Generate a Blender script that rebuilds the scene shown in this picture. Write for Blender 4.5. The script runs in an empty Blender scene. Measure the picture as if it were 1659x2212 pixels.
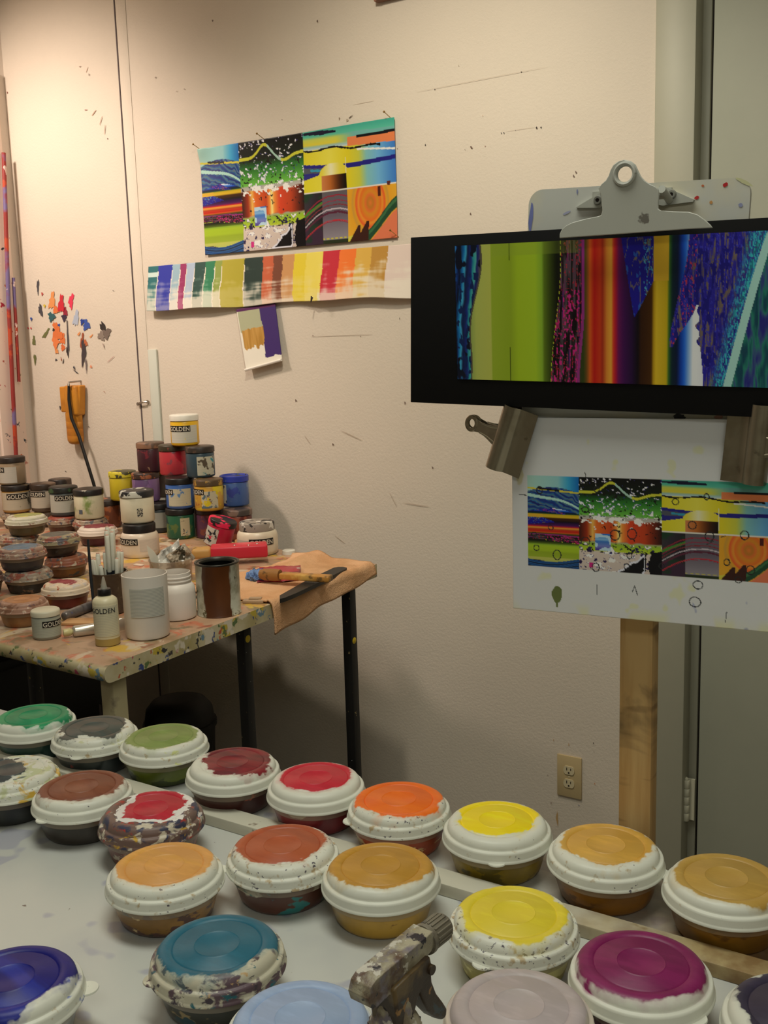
import bpy, bmesh, math, random
import numpy as np
from mathutils import Vector, Matrix
random.seed(7)
S = bpy.context.scene
COL = S.collection
PI = math.pi

# ------------------------------------------------------------ camera, world, lamps, exposure
FPX = 2247.03
EYE = 1.6
CAMR = ((0.8404524551711394, 0.5411065341978314, -0.02904116466698084),
        (0.06373896052725225, -0.15193648150751435, -0.9863329308595663),
        (-0.5381236061609908, 0.8271148797086942, -0.16218495693732873))
cd = bpy.data.cameras.new('camera'); cam = bpy.data.objects.new('camera', cd); COL.objects.link(cam)
cd.sensor_fit = 'VERTICAL'; cd.sensor_height = 36.0; cd.sensor_width = 27.0
cd.lens = FPX / 2212 * 36.0; cd.clip_start = 0.02
r_, d_, f_ = (Vector(v) for v in CAMR)
m3 = Matrix((r_, -d_, -f_)).transposed()
cam.matrix_world = Matrix.Translation((0, 0, EYE)) @ m3.to_4x4()
S.camera = cam
S.view_settings.view_transform = 'Standard'; S.view_settings.look = 'None'
S.view_settings.gamma = 1; S.view_settings.exposure = 0.0
S.view_settings.use_curve_mapping = False

w = bpy.data.worlds.new('world'); S.world = w; w.use_nodes = True
w.node_tree.nodes['Background'].inputs[0].default_value = (0.5, 0.55, 0.45, 1)
w.node_tree.nodes['Background'].inputs[1].default_value = 0.02

def lamp(name, kind, loc, target, energy, col, **k):
    l = bpy.data.lights.new(name, kind); o = bpy.data.objects.new(name, l); COL.objects.link(o)
    o.location = loc; l.energy = energy; l.color = col
    o.rotation_euler = (Vector(target) - Vector(loc)).to_track_quat('-Z', 'Y').to_euler()
    for a, b in k.items(): setattr(l, a, b)
    return o
# two warm track spots on the ceiling near the back wall, dim greenish tubes over the rest of the room
lamp('track_spot_corner', 'SPOT', (-3.02, 1.45, 2.9), (-3.15, 2.60, 1.50), 112, (1.0, 0.84, 0.71), spot_size=math.radians(100), spot_blend=0.85, shadow_soft_size=0.10)
lamp('track_spot_middle', 'SPOT', (-1.25, 1.50, 2.9), (-1.45, 2.62, 1.30), 57, (1.0, 0.91, 0.73), spot_size=math.radians(104), spot_blend=0.9, shadow_soft_size=0.05)
lamp('ceiling_tubes', 'AREA', (-0.7, 0.75, 2.94), (-0.7, 0.9, 0), 18, (0.98, 1.0, 0.88), shape='RECTANGLE', size=1.3, size_y=0.5)
lamp('ceiling_tubes', 'AREA', (0.9, -1.0, 2.94), (0.9, -1.0, 0), 16, (0.98, 1.0, 0.90), shape='RECTANGLE', size=1.3, size_y=0.5)

# ------------------------------------------------------------ helpers
def ray(x, y):
    v = ((x - 829.5) / FPX, (y - 1106) / FPX, 1.0)
    return Vector(tuple(sum(CAMR[i][j] * v[i] for i in range(3)) for j in range(3)))
def at(x, y, X=None, Y=None, Z=None):
    """the point of the plane X=, Y= or Z= seen at photo pixel (x, y)"""
    r = ray(x, y)
    t = X / r.x if X is not None else Y / r.y if Y is not None else (Z - EYE) / r.z
    return Vector((0, 0, EYE)) + r * t
def lin(c):
    return tuple(((v / 255) / 12.92 if v / 255 <= 0.04045 else ((v / 255 + 0.055) / 1.055) ** 2.4) for v in c)
def rgba(c): return (*lin(c), 1)

class G:
    """tiny node-graph builder"""
    def __init__(s, name):
        s.m = bpy.data.materials.new(name); s.m.use_nodes = True
        s.t = s.m.node_tree; s.b = s.t.nodes['Principled BSDF']
        tc = s.t.nodes.new('ShaderNodeTexCoord'); s.obj = tc.outputs['Object']; s.uv = tc.outputs['UV']
    def n(s, kind, **props):
        x = s.t.nodes.new('ShaderNode' + kind)
        for a, b in props.items(): setattr(x, a, b)
        return x
    def put(s, sock, v):
        if isinstance(v, bpy.types.NodeSocket): s.t.links.new(v, sock)
        else: sock.default_value = v
    def math(s, op, a, b=0.0, clamp=False):
        x = s.n('Math', operation=op, use_clamp=clamp); s.put(x.inputs[0], a); s.put(x.inputs[1], b); return x.outputs[0]
    def map(s, vec, loc=(0, 0, 0), sc=(1, 1, 1), rot=(0, 0, 0)):
        x = s.n('Mapping'); s.put(x.inputs[0], vec); x.inputs[1].default_value = loc; x.inputs[2].default_value = rot; x.inputs[3].default_value = sc
        return x.outputs[0]
    def noise(s, scale, detail=3.0, seed=0.0, sc=(1, 1, 1), rough=0.55, dist=0.0):
        x = s.n('TexNoise'); s.put(x.inputs['Vector'], s.map(s.obj, (seed * 3.17, seed * 1.31, seed * 2.03), sc))
        x.inputs['Scale'].default_value = scale; x.inputs['Detail'].default_value = detail
        x.inputs['Roughness'].default_value = rough; x.inputs['Distortion'].default_value = dist
        return x.outputs[0]
    def step(s, v, edge, soft):
        x = s.n('MapRange'); s.put(x.inputs[0], v); x.inputs[1].default_value = edge - soft; x.inputs[2].default_value = edge + soft
        x.inputs[3].default_value = 0; x.inputs[4].default_value = 1
        return x.outputs[0]
    def mix(s, f, a, b):
        x = s.n('Mix', data_type='RGBA'); s.put(x.inputs[0], f); s.put(x.inputs[6], a); s.put(x.inputs[7], b); return x.outputs[2]
    def xyz(s, v=None):
        x = s.n('SeparateXYZ'); s.put(x.inputs[0], v or s.obj); return x.outputs
    def bump(s, h, strength=0.3, dist=0.002):
        x = s.n('Bump'); s.put(x.inputs['Height'], h); x.inputs['Strength'].default_value = strength; x.inputs['Distance'].default_value = dist
        s.put(s.b.inputs['Normal'], x.outputs[0])
    def done(s, col=None, rough=0.5, metal=0.0, spec=0.4):
        if col is not None: s.put(s.b.inputs['Base Color'], col)
        s.put(s.b.inputs['Roughness'], rough); s.b.inputs['Metallic'].default_value = metal
        s.b.inputs['Specular IOR Level'].default_value = spec
        return s.m

def mat(name, col, rough=0.5, metal=0.0, spec=0.4, splats=(), var=0.0, bump=None, seed=0.0):
    """base colour + paint splashes; splats = (colour, scale, threshold[, softness])"""
    g = G(name); c = rgba(col)
    if var:
        c = g.mix(g.noise(14, 4, seed + 9), rgba(tuple(v * (1 - var) for v in col)), rgba(tuple(min(255, v * (1 + var)) for v in col)))
    for i, sp in enumerate(splats):
        soft = sp[3] if len(sp) > 3 else 0.012
        c = g.mix(g.step(g.noise(sp[1], 4, seed + i * 1.7 + 1), sp[2], soft), c, rgba(sp[0]))
    if bump: g.bump(g.noise(bump[0], 3, seed), bump[1], bump[2] if len(bump) > 2 else 0.002)
    return g.done(c, rough, metal, spec)

def link(name, bm, m, parent=None, smooth=40, mats=None):
    me = bpy.data.meshes.new(name)
    bmesh.ops.recalc_face_normals(bm, faces=bm.faces[:])
    bm.to_mesh(me); bm.free()
    for x in (mats or [m]): me.materials.append(x)
    if smooth:
        me.shade_smooth(); me.set_sharp_from_angle(angle=math.radians(smooth))
    o = bpy.data.objects.new(name, me); COL.objects.link(o)
    if parent: o.parent = parent
    return o
def tag(o, label, cat, group=None):
    o['label'] = label; o['category'] = cat
    if group: o['group'] = group
    return o
def struct(o): o['kind'] = 'structure'; return o
def thing(name, label, cat, loc, rot=(0, 0, 0), group=None):
    o = bpy.data.objects.new(name, None); o.empty_display_size = 0.03; COL.objects.link(o)
    o.location = loc; o.rotation_euler = rot
    return tag(o, label, cat, group)

def box(bm, c, s, bev=0.0, mtx=None, seg=2):
    r = bmesh.ops.create_cube(bm, size=1); vs = r['verts']
    bmesh.ops.scale(bm, vec=s, verts=vs); bmesh.ops.translate(bm, vec=c, verts=vs)
    if bev:
        es = list({e for v in vs for e in v.link_edges})
        q = bmesh.ops.bevel(bm, geom=es, offset=bev, segments=seg, affect='EDGES', profile=0.5)
        vs = list({v for f in q['faces'] for v in f.verts} | {v for v in vs if v.is_valid})
    if mtx: bmesh.ops.transform(bm, matrix=mtx, verts=[v for v in vs if v.is_valid])
    return vs
def lathe(bm, prof, seg=48, mtx=None, closed=False):
    """prof = [(r, z)]; r == 0 makes a pole"""
    rings = []
    for r, z in prof:
        if r < 1e-6: rings.append([bm.verts.new((0, 0, z))])
        else: rings.append([bm.verts.new((r * math.cos(2 * PI * i / seg), r * math.sin(2 * PI * i / seg), z)) for i in range(seg)])
    pairs = list(zip(rings, rings[1:])) + ([(rings[-1], rings[0])] if closed else [])
    for a, b in pairs:
        for i in range(seg):
            j = (i + 1) % seg
            f = [a[i % len(a)], a[j % len(a)], b[j % len(b)], b[i % len(b)]]
            f = list(dict.fromkeys(f))
            if len(f) > 2: bm.faces.new(f)
    vs = [v for rg in rings for v in rg]
    if mtx: bmesh.ops.transform(bm, matrix=mtx, verts=vs)
    return vs
def tube(bm, pts, rad, seg=10, caps=True):
    pts = [Vector(p) for p in pts]; rings = []
    rads = rad if isinstance(rad, (list, tuple)) else [rad] * len(pts)
    up = Vector((0, 0, 1)); t0 = (pts[1] - pts[0]).normalized()
    if abs(t0.z) > 0.9: up = Vector((1, 0, 0))
    n = t0.cross(up).normalized()
    for i, p in enumerate(pts):
        t = (pts[min(i + 1, len(pts) - 1)] - pts[max(i - 1, 0)]).normalized()
        n = (n - t * n.dot(t)).normalized(); b = t.cross(n)
        rings.append([bm.verts.new(p + (n * math.cos(2 * PI * k / seg) + b * math.sin(2 * PI * k / seg)) * rads[i]) for k in range(seg)])
    for a, b in zip(rings, rings[1:]):
        for k in range(seg): bm.faces.new((a[k], a[(k + 1) % seg], b[(k + 1) % seg], b[k]))
    if caps: bm.faces.new(rings[0][::-1]); bm.faces.new(rings[-1])
def prism(bm, pts, depth, mtx=None, bev=0.0, holes=()):
    """outline in local XZ, extruded along local Y by depth (from 0)"""
    from mathutils.geometry import tessellate_polygon
    loops = [list(pts)] + [list(h) for h in holes]
    flat = [p for l in loops for p in l]
    tris = tessellate_polygon([[Vector((p[0], p[1], 0)) for p in l] for l in loops])
    a = [bm.verts.new((p[0], 0, p[1])) for p in flat]; b = [bm.verts.new((p[0], depth, p[1])) for p in flat]
    for t in tris:
        bm.faces.new([a[i] for i in t]); bm.faces.new([b[i] for i in reversed(t)])
    k = 0
    for l in loops:
        for i in range(len(l)):
            j = (i + 1) % len(l)
            bm.faces.new((a[k + i], a[k + j], b[k + j], b[k + i]))
        k += len(l)
    vs = a + b
    if mtx: bmesh.ops.transform(bm, matrix=mtx, verts=vs)
    return vs
def circle(cx, cy, r, n=20): return [(cx + r * math.cos(2 * PI * i / n), cy + r * math.sin(2 * PI * i / n)) for i in range(n)]

# value noise for the printed pictures
_rng = np.random.RandomState(3); _T = _rng.rand(256, 256)
def vn(u, v, fu, fv, oct=3, seed=0):
    out = 0; amp = 1; tot = 0
    for o in range(oct):
        x = u * fu * 2 ** o + seed * 17.3 + 40; y = v * fv * 2 ** o + seed * 7.7 + 40
        xi = np.floor(x).astype(int); yi = np.floor(y).astype(int); fx = x - xi; fy = y - yi
        fx = fx * fx * (3 - 2 * fx); fy = fy * fy * (3 - 2 * fy)
        q = lambda a, b: _T[a % 256, b % 256]
        out = out + amp * ((q(xi, yi) * (1 - fx) + q(xi + 1, yi) * fx) * (1 - fy) + (q(xi, yi + 1) * (1 - fx) + q(xi + 1, yi + 1) * fx) * fy)
        tot += amp; amp *= 0.5
    return out / tot
def sm(x, a, b): t = np.clip((x - a) / (b - a), 0, 1); return t * t * (3 - 2 * t)
def over(c, mask, col):
    m = np.asarray(mask, float)[..., None]
    return c * (1 - m) + np.asarray(col, float) * m
def ramp(x, stops):
    xs = [s[0] for s in stops]
    return np.stack([np.interp(x, xs, [s[1][k] for s in stops]) for k in range(3)], -1)

def picture(name, parent, nu, nv, fn, place, rough=0.35, spec=0.4, thick=0.0, m=None):
    """a sheet of nu x nv cells whose inks are laid out by fn(u, v); place(u, v) gives its points, u right and v down"""
    u, v = np.meshgrid(np.linspace(0, 1, nu + 1), np.linspace(0, 1, nv + 1))
    c = np.clip(fn(u, v), 0, 255) / 255
    c = np.where(c <= 0.04045, c / 12.92, ((c + 0.055) / 1.055) ** 2.4)
    P = place(u, v)
    idx = np.arange((nu + 1) * (nv + 1)).reshape(nv + 1, nu + 1)
    f = np.stack([idx[:-1, :-1], idx[1:, :-1], idx[1:, 1:], idx[:-1, 1:]], -1).reshape(-1, 4)
    me = bpy.data.meshes.new(name)
    me.from_pydata(P.reshape(-1, 3).tolist(), [], f.tolist())
    at_ = me.color_attributes.new('ink', 'FLOAT_COLOR', 'POINT')
    at_.data.foreach_set('color', np.concatenate([c, np.ones(c.shape[:2] + (1,))], -1).reshape(-1).astype(np.float32))
    g = G(name + '_ink'); a = g.n('VertexColor', layer_name='ink')
    me.materials.append(g.done(a.outputs[0], rough, 0, spec)); me.shade_smooth()
    o = bpy.data.objects.new(name, me); COL.objects.link(o)
    if parent: o.parent = parent
    if thick:
        md = o.modifiers.new('thickness', 'SOLIDIFY'); md.thickness = thick; md.offset = -1
    return o

_txt = {}
def text_mesh(s, bold=0.012):
    if (s, bold) in _txt: return _txt[(s, bold)]
    cu = bpy.data.curves.new('t', 'FONT'); cu.body = s; cu.size = 1; cu.offset = bold; cu.resolution_u = 3; cu.align_x = 'CENTER'; cu.space_character = 1.0
    o = bpy.data.objects.new('t', cu); COL.objects.link(o)
    dg = bpy.context.evaluated_depsgraph_get()
    me = o.evaluated_get(dg).to_mesh()
    r = ([tuple(v.co) for v in me.vertices], [tuple(p.vertices) for p in me.polygons])
    o.evaluated_get(dg).to_mesh_clear(); bpy.data.objects.remove(o); bpy.data.curves.remove(cu)
    _txt[(s, bold)] = r
    return r

# ------------------------------------------------------------ the room
BY = 2.62; LX = -3.296; CEIL = 3.0
def wall_mat(name, col, seed=0):
    g = G(name)
    c = g.mix(g.step(g.noise(1.6, 4, seed), 0.55, 0.25), rgba(col), rgba(tuple(v * 0.965 for v in col)))
    h = g.math('ADD', g.noise(130, 3, seed + 2), g.math('MULTIPLY', g.noise(420, 2, seed + 3), 0.4))
    g.bump(h, 0.5, 0.0016)
    return g.done(c, 0.75, 0, 0.25)
M_wall = wall_mat('wall_paint', (222, 210, 194))
M_lwall = wall_mat('left_wall_paint', (232, 220, 208), 5)
M_plain = mat('room_paint', (205, 203, 190), 0.8)
M_frame = mat('door_frame_paint', (170, 167, 148), 0.45, var=0.02)
M_door = mat('door_paint', (168, 169, 152), 0.5, var=0.02)
M_dark = mat('gap_shadow_black', (38, 28, 24), 0.8)
M_ceil = mat('ceiling_tile', (225, 224, 214), 0.9)
M_floor = mat('floor_vinyl', (88, 82, 74), 0.6, splats=[((120, 112, 100), 6, 0.55, 0.05), ((150, 140, 128), 22, 0.68)])

b = bmesh.new(); box(b, ((LX - 0.80) / 2, BY + 0.06, CEIL / 2), (-0.80 - LX, 0.12, CEIL)); wall_back = struct(link('wall_back', b, M_wall, smooth=0))
b = bmesh.new(); box(b, (1.3, BY + 0.06, CEIL / 2), (2.0, 0.12, CEIL)); struct(link('wall_back_right', b, M_wall, smooth=0))
b = bmesh.new(); box(b, (-0.25, BY + 0.06, 2.80), (1.1, 0.12, 0.4)); struct(link('wall_back_header', b, M_wall, smooth=0))
b = bmesh.new(); box(b, (LX - 0.06, 0.06, CEIL / 2), (0.12, 5.36, CEIL)); struct(link('wall_left', b, M_lwall, smooth=0))
b = bmesh.new(); box(b, (2.36, 0.06, CEIL / 2), (0.12, 5.36, CEIL)); struct(link('wall_right', b, M_plain, smooth=0))
b = bmesh.new(); box(b, ((LX + 2.3) / 2, -2.56, CEIL / 2), (2.3 - LX, 0.12, CEIL)); struct(link('wall_front', b, M_plain, smooth=0))
b = bmesh.new(); box(b, ((LX + 2.3) / 2, 0.06, -0.05), (2.3 - LX + 0.24, 5.36, 0.1)); struct(link('floor', b, M_floor, smooth=0))
b = bmesh.new(); box(b, ((LX + 2.3) / 2, 0.06, CEIL + 0.05), (2.3 - LX + 0.24, 5.36, 0.1)); struct(link('ceiling', b, M_ceil, smooth=0))
b = bmesh.new(); box(b, ((LX - 0.873) / 2, BY - 0.006, 0.05), (-0.873 - LX, 0.012, 0.1), 0.003); struct(link('baseboard_back', b, M_dark))

# door with its steel frame
b = bmesh.new()
box(b, (-0.824, BY + 0.03, 1.30), (0.098, 0.092, 2.60), 0.003)
box(b, (-0.7655, BY + 0.055, 1.30), (0.022, 0.03, 2.60), 0.002)
box(b, (0.27, BY + 0.03, 1.30), (0.098, 0.092, 2.60), 0.003)
fr = struct(link('trim_1', b, M_frame))
dr = bpy.data.objects.new('door_1', None); COL.objects.link(dr); dr.location = (-0.75, BY, 0); struct(dr)
b = bmesh.new(); box(b, (0.487, 0.05, 1.30), (0.966, 0.044, 2.585), 0.0025); link('door_leaf', b, M_door, dr)
b = bmesh.new(); box(b, (-0.001, 0.058, 1.30), (0.005, 0.02, 2.58)); link('gap', b, M_dark, dr, smooth=0)
M_hinge = mat('painted_hinge', (196, 192, 170), 0.35, 0.0, 0.6)
zh = at(1473, 1730, Y=BY).z
b = bmesh.new()
for k in range(5):
    lathe(b, [(0, -0.0112), (0.0085, -0.0112), (0.009, -0.0105), (0.009, 0.0105), (0.0085, 0.0112), (0, 0.0112)], 16, Matrix.Translation((-0.022, 0.012, zh - 0.0475 + k * 0.0232)))
lathe(b, [(0, 0), (0.006, 0), (0.006, 0.004), (0.002, 0.008), (0, 0.0085)], 16, Matrix.Translation((-0.022, 0.012, zh + 0.0565)))
box(b, (-0.012, 0.022, zh), (0.02, 0.006, 0.116))
link('hinge', b, M_hinge, dr)

# seam between two wall boards, lath on the wall, left-wall boards
sx = at(280, 500, Y=BY).x
b = bmesh.new(); box(b, (sx, BY - 0.0006, 1.62), (0.0048, 0.003, 2.7), 0); struct(link('trim_2', b, mat('seam_black', (92, 80, 80), 0.8), smooth=0))
b = bmesh.new(); box(b, (sx + 0.028, BY - 0.0008, 1.62), (0.046, 0.0022, 2.7), 0.0008); struct(link('trim_3', b, M_wall))
a0 = at(323, 755, Y=BY); a1 = at(345, 955, Y=BY)
b = bmesh.new(); box(b, (a0.x + 0.018, BY - 0.004, (a0.z + 1.0) / 2), (0.040, 0.008, a0.z - 1.0), 0.002)
tag(link('painted_lath', b, mat('lath_paint', (205, 208, 196), 0.5, splats=[((150, 165, 160), 18, 0.68)])), 'pale painted lath standing upright against the wall below the swatch strip', 'lath')
M_steel = mat('screw_steel', (170, 165, 158), 0.3, 1.0)
pb = at(312, 870, Y=BY)
o = thing('wall_hook', 'small metal hook screwed across the dark wall seam above the jars', 'hook', pb)
b = bmesh.new(); tube(b, [(-0.022, -0.006, -0.004), (-0.010, -0.014, 0), (0.012, -0.014, 0.003), (0.024, -0.006, 0.004)], 0.003, 8)
for s in (-1, 1): lathe(b, [(0, -0.010), (0.006, -0.010), (0.006, -0.007), (0.003, -0.006), (0.003, 0.0)], 12, Matrix.Translation((s * 0.024, 0.0, s * 0.004)) @ Matrix.Rotation(-PI / 2, 4, 'X') )
link('hook_body', b, M_steel, o)

M_lath2 = mat('spattered_board', (236, 214, 200), 0.6, splats=[((170, 60, 40), 12, 0.68), ((214, 110, 60), 17, 0.68), ((60, 66, 74), 22, 0.67), ((110, 120, 60), 17, 0.69), ((180, 40, 60), 24, 0.68)])
M_red = mat('red_violet_drips', (150, 52, 48), 0.5, splats=[((120, 104, 150), 6, 0.52, 0.03), ((186, 70, 40), 10, 0.58), ((226, 200, 190), 20, 0.66)])
b = bmesh.new(); box(b, (LX + 0.008, BY - 0.100, 1.40), (0.016, 0.11, 2.4), 0.003)
o = tag(link('spattered_board', b, M_lath2), 'paint-spattered white board leaning upright along the left wall', 'board')
for k, (x, y0, y1, wd) in enumerate(((8, 330, 960, 0.0075), (29, 600, 825, 0.006))):
    p0 = at(x, y0, X=LX + 0.03); p1 = at(x + (20 if k == 0 else 12), y1, X=LX + 0.03)
    b = bmesh.new(); tube(b, [p0, (p0 + p1) / 2, p1 if k else Vector((p1.x, p1.y, 1.0))], wd, 10)
    tag(link('painted_stick', b, M_red), ('long red and violet paint-streaked stick upright at the left wall' if k == 0 else 'short red paint-streaked stick on the left wall beside the longer one'), 'stick')

# paint marks and screw holes on the back wall
marks = []
def zm(ox, oy, k, rows):
    for x, y, wd, ht, rot, c in rows: marks.append((ox + x / k, oy + y / k, wd / k, ht / k, rot, c))
GR = (78, 76, 82); DK = (52, 46, 46); RD = (206, 44, 60); OR = (224, 120, 66); OR2 = (228, 150, 90); BL = (62, 88, 168); TE = (54, 98, 104); YL = (214, 190, 60); OL = (112, 116, 70); BR = (160, 84, 56); LB = (176, 186, 205); PK = (226, 60, 90)
zm(0, 300, 2.911, [(240, 930, 14, 90, -8, GR), (268, 975, 20, 32, 0, (188, 84, 80)), (330, 1020, 38, 110, -18, OR2), (355, 1075, 40, 46, 0, OR), (388, 1040, 38, 110, -14, RD), (412, 1090, 26, 60, -10, (150, 40, 60)), (450, 1020, 30, 92, -18, PK),
  (258, 1078, 22, 74, 10, GR), (283, 1050, 22, 32, 0, YL), (328, 1118, 46, 54, 0, TE), (372, 1170, 26, 26, 0, BL), (405, 1125, 30, 44, -50, (60, 50, 70)), (350, 1180, 30, 60, 0, OR), (365, 1225, 62, 80, 0, OR), (352, 1280, 40, 70, 0, (232, 130, 76)), (395, 1260, 34, 70, -20, OR), (398, 1312, 26, 40, 0, (222, 112, 62)), (358, 1330, 20, 46, 10, OR2), (340, 1200, 24, 30, 0, DK),
  (200, 1132, 20, 34, 0, BL), (290, 1225, 16, 90, -50, OL), (480, 1130, 34, 100, -22, LB), (545, 1170, 42, 70, -10, BL), (520, 1150, 22, 40, -40, (40, 66, 150)), (500, 1225, 16, 50, -50, OR2), (575, 1240, 12, 60, -60, OR2), (520, 1280, 24, 110, -8, BR), (540, 1285, 24, 44, 0, (196, 110, 70)), (528, 1340, 28, 160, -8, (70, 62, 66)), (430, 1250, 10, 200, -2, GR), (427, 1335, 14, 70, 0, DK),
  (655, 1195, 30, 100, 32, DK), (670, 1225, 60, 60, 20, (118, 104, 96)), (640, 1240, 40, 60, 40, (140, 126, 116)), (655, 1300, 10, 60, 20, (170, 150, 140)), (355, 1390, 22, 22, 0, GR), (400, 1400, 10, 50, -20, DK), (388, 1385, 8, 40, 10, BR), (575, 1432, 20, 26, 0, (236, 150, 110)), (470, 1440, 16, 40, 30, GR), (215, 1270, 20, 60, -6, OL), (222, 1385, 16, 60, -4, OL), (180, 1190, 12, 20, 0, RD), (198, 1190, 12, 22, 0, RD), (545, 1420, 10, 90, 0, (120, 110, 110)),
  (160, 1715, 60, 46, 0, (170, 70, 60)), (150, 1690, 40, 30, -30, OL), (148, 1835, 34, 36, 0, (140, 110, 110)), (180, 1825, 22, 36, 0, (160, 120, 110)), (380, 1690, 14, 40, 0, GR), (480, 1465, 60, 12, -30, GR), (715, 955, 16, 6, -30, DK), (700, 1385, 60, 4, 30, (190, 150, 140)), (660, 1590, 18, 6, -30, BR), (560, 1810, 16, 6, -30, DK), (415, 2090, 16, 8, -30, DK), (1000, 1660, 6, 44, 40, DK), (80, 625, 12, 60, 0, OL), (28, 375, 16, 40, 0, GR)])
zm(0, 0, 3.606, [(627, 520, 24, 12, 0, (150, 120, 110)), (698, 582, 10, 26, -10, (110, 86, 84)), (680, 545, 4, 50, -35, (190, 160, 140)), (672, 857, 40, 14, -6, (160, 120, 110)), (735, 880, 6, 70, -55, (180, 150, 130)), (790, 940, 5, 80, -30, (175, 145, 128)), (820, 1010, 5, 80, -14, (175, 145, 128)), (840, 1080, 10, 22, 0, (110, 84, 80)), (60, 722, 12, 26, 0, (140, 90, 80)), (1215, 605, 18, 18, 0, (150, 132, 120)), (1440, 695, 14, 14, 0, (150, 132, 120)), (1380, 712, 14, 10, 0, (165, 145, 130))])
zm(760, 0, 3.456, [(622, 668, 12, 16, 0, DK), (1268, 538, 14, 16, 0, DK), (1118, 994, 12, 14, 0, GR), (1138, 992, 12, 18, 0, GR), (1382, 955, 14, 20, 0, DK), (1414, 952, 16, 20, 0, DK), (1224, 974, 8, 8, 0, GR), (552, 1082, 12, 22, 0, DK), (900, 1105, 16, 14, 0, (110, 70, 60)), (848, 1117, 10, 8, 0, (100, 70, 60)), (997, 1092, 14, 12, 0, (170, 130, 115)), (342, 1110, 8, 10, 0, (120, 90, 80)), (980, 865, 8, 12, 0, (205, 160, 130)), (800, 490, 8, 16, 0, (190, 170, 150)),
  (950, 598, 1050, 2.4, .6, (196, 178, 158)), (90, 768, 170, 2.4, .6, (196, 178, 158)), (1260, 966, 240, 2, 0, (196, 178, 158))])
zm(400, 220, 3.318, [(1108, 120, 16, 28, 0, (150, 130, 112)), (1165, 132, 26, 30, 0, (176, 160, 140)), (1190, 108, 50, 12, 24, (110, 96, 86)), (696, 128, 10, 12, 0, (140, 120, 104)), (1120, 1675, 480, 3, 0, (180, 165, 148)), (1260, 1680, 10, 12, 0, (140, 120, 108)), (1540, 1552, 8, 20, 0, (120, 110, 100)), (920, 1675, 12, 14, 0, (140, 120, 108))])
zm(1140, 1320, 3.197, [(455, 910, 12, 12, 0, DK), (285, 920, 10, 30, 0, (205, 170, 130)), (180, 890, 8, 24, 0, (205, 170, 130)), (465, 1190, 12, 18, 0, (214, 150, 100)), (165, 1322, 20, 10, 20, (150, 120, 110)), (205, 1430, 14, 90, 2, (196, 160, 110)), (355, 1340, 24, 8, -20, (150, 150, 165)), (140, 1130, 12, 10, 0, (170, 150, 140)), (460, 970, 10, 8, 0, (140, 130, 120))])
for x, y in ((687, 46), (460, 45), (1018, 318), (1160, 276), (1245, 372), (1240, 380), (1017, 462), (930, 770), (933, 810), (1185, 1000), (876, 870), (935, 1010), (720, 960), (640, 865)): marks.append((x, y, 5, 8, 20, (120, 100, 90)))
for x, y, l, r in ((900, 1090, 60, -4), (760, 940, 50, -20), (850, 1080, 30, -60), (665, 950, 20, -50), (735, 1165, 26, -30), (1180, 760, 20, 40)): marks.append((x, y, l, 1.4, r, (196, 178, 160)))
mcols = {}
b = bmesh.new()
rnd = random.Random(5)
for x, y, wd, ht, rot, c in marks:
    if c not in mcols: mcols[c] = len(mcols)
    P = at(x, y, Y=BY); sx1 = at(x + .5, y, Y=BY).x - at(x - .5, y, Y=BY).x; sz1 = at(x, y - .5, Y=BY).z - at(x, y + .5, Y=BY).z
    a, hh = wd * sx1 / 2 * .95 * (.62 if wd * ht < 100 and min(wd, ht) >= 2 else 1), ht * sz1 / 2 * (.62 if wd * ht < 100 and min(wd, ht) >= 2 else 1); n = 22; ph = rnd.random() * 9; ca, sa = math.cos(math.radians(rot)), math.sin(math.radians(rot))
    thin = min(wd, ht) < 2
    ring = []
    for i in range(n):
        t = 2 * PI * i / n; q = 1 if thin else 1 + 0.22 * math.sin(3 * t + ph) + 0.16 * math.sin(7 * t + 2 * ph) + 0.1 * rnd.uniform(-1, 1)
        ex = a * q * math.cos(t); ez = hh * q * math.sin(t)
        ring.append((P.x + ex * ca - ez * sa, P.z + ex * sa + ez * ca))
    if P.x - abs(a) - abs(hh) < LX + 0.004: continue
    yb = BY - 0.0016 - 0.0004 * (len(b.faces) % 5)
    try:
        f = b.faces.new([b.verts.new((px, yb, pz)) for px, pz in ring]); f.material_index = mcols[c]
    except ValueError: pass
mk = link('paint_marks', b, None, wall_back, smooth=0, mats=[mat('mark_paint', c, 0.5) for c in mcols])
mk['label'] = 'coloured paint dabs, pencil lines and screw holes on the wall'

# electric outlet
po = at(1231, 1676.5, Y=BY)
o = thing('wall_outlet', 'beige double electric outlet low on the back wall left of the wooden post', 'outlet', po)
M_beige = mat('outlet_beige', (198, 176, 132), 0.4, splats=[((214, 150, 70), 16, 0.66)]); M_ivory = mat('outlet_ivory', (214, 200, 164), 0.35)
b = bmesh.new(); box(b, (0, -0.003, 0), (0.074, 0.006, 0.124), 0.0022); link('cover_plate', b, M_beige, o)
for s in (1, -1):
    b = bmesh.new()
    pts = [(0.0165 * math.cos(t) , max(-0.0125, min(0.0125, 0.0165 * math.sin(t))) + s * 0.0195) for t in [2 * PI * i / 32 for i in range(32)]]
    prism(b, pts, -0.0085); sk = link('socket', b, M_ivory, o, smooth=0)
    b = bmesh.new()
    for dx, dz, ww, hh in ((-0.006, 0.004, 0.0022, 0.008), (0.006, 0.004, 0.0022, 0.0065), (0, -0.0065, 0.0045, 0.0045)):
        box(b, (dx, -0.0086, s * 0.0195 + dz), (ww, 0.001, hh))
    link('slots', b, M_dark, sk, smooth=0)
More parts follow.
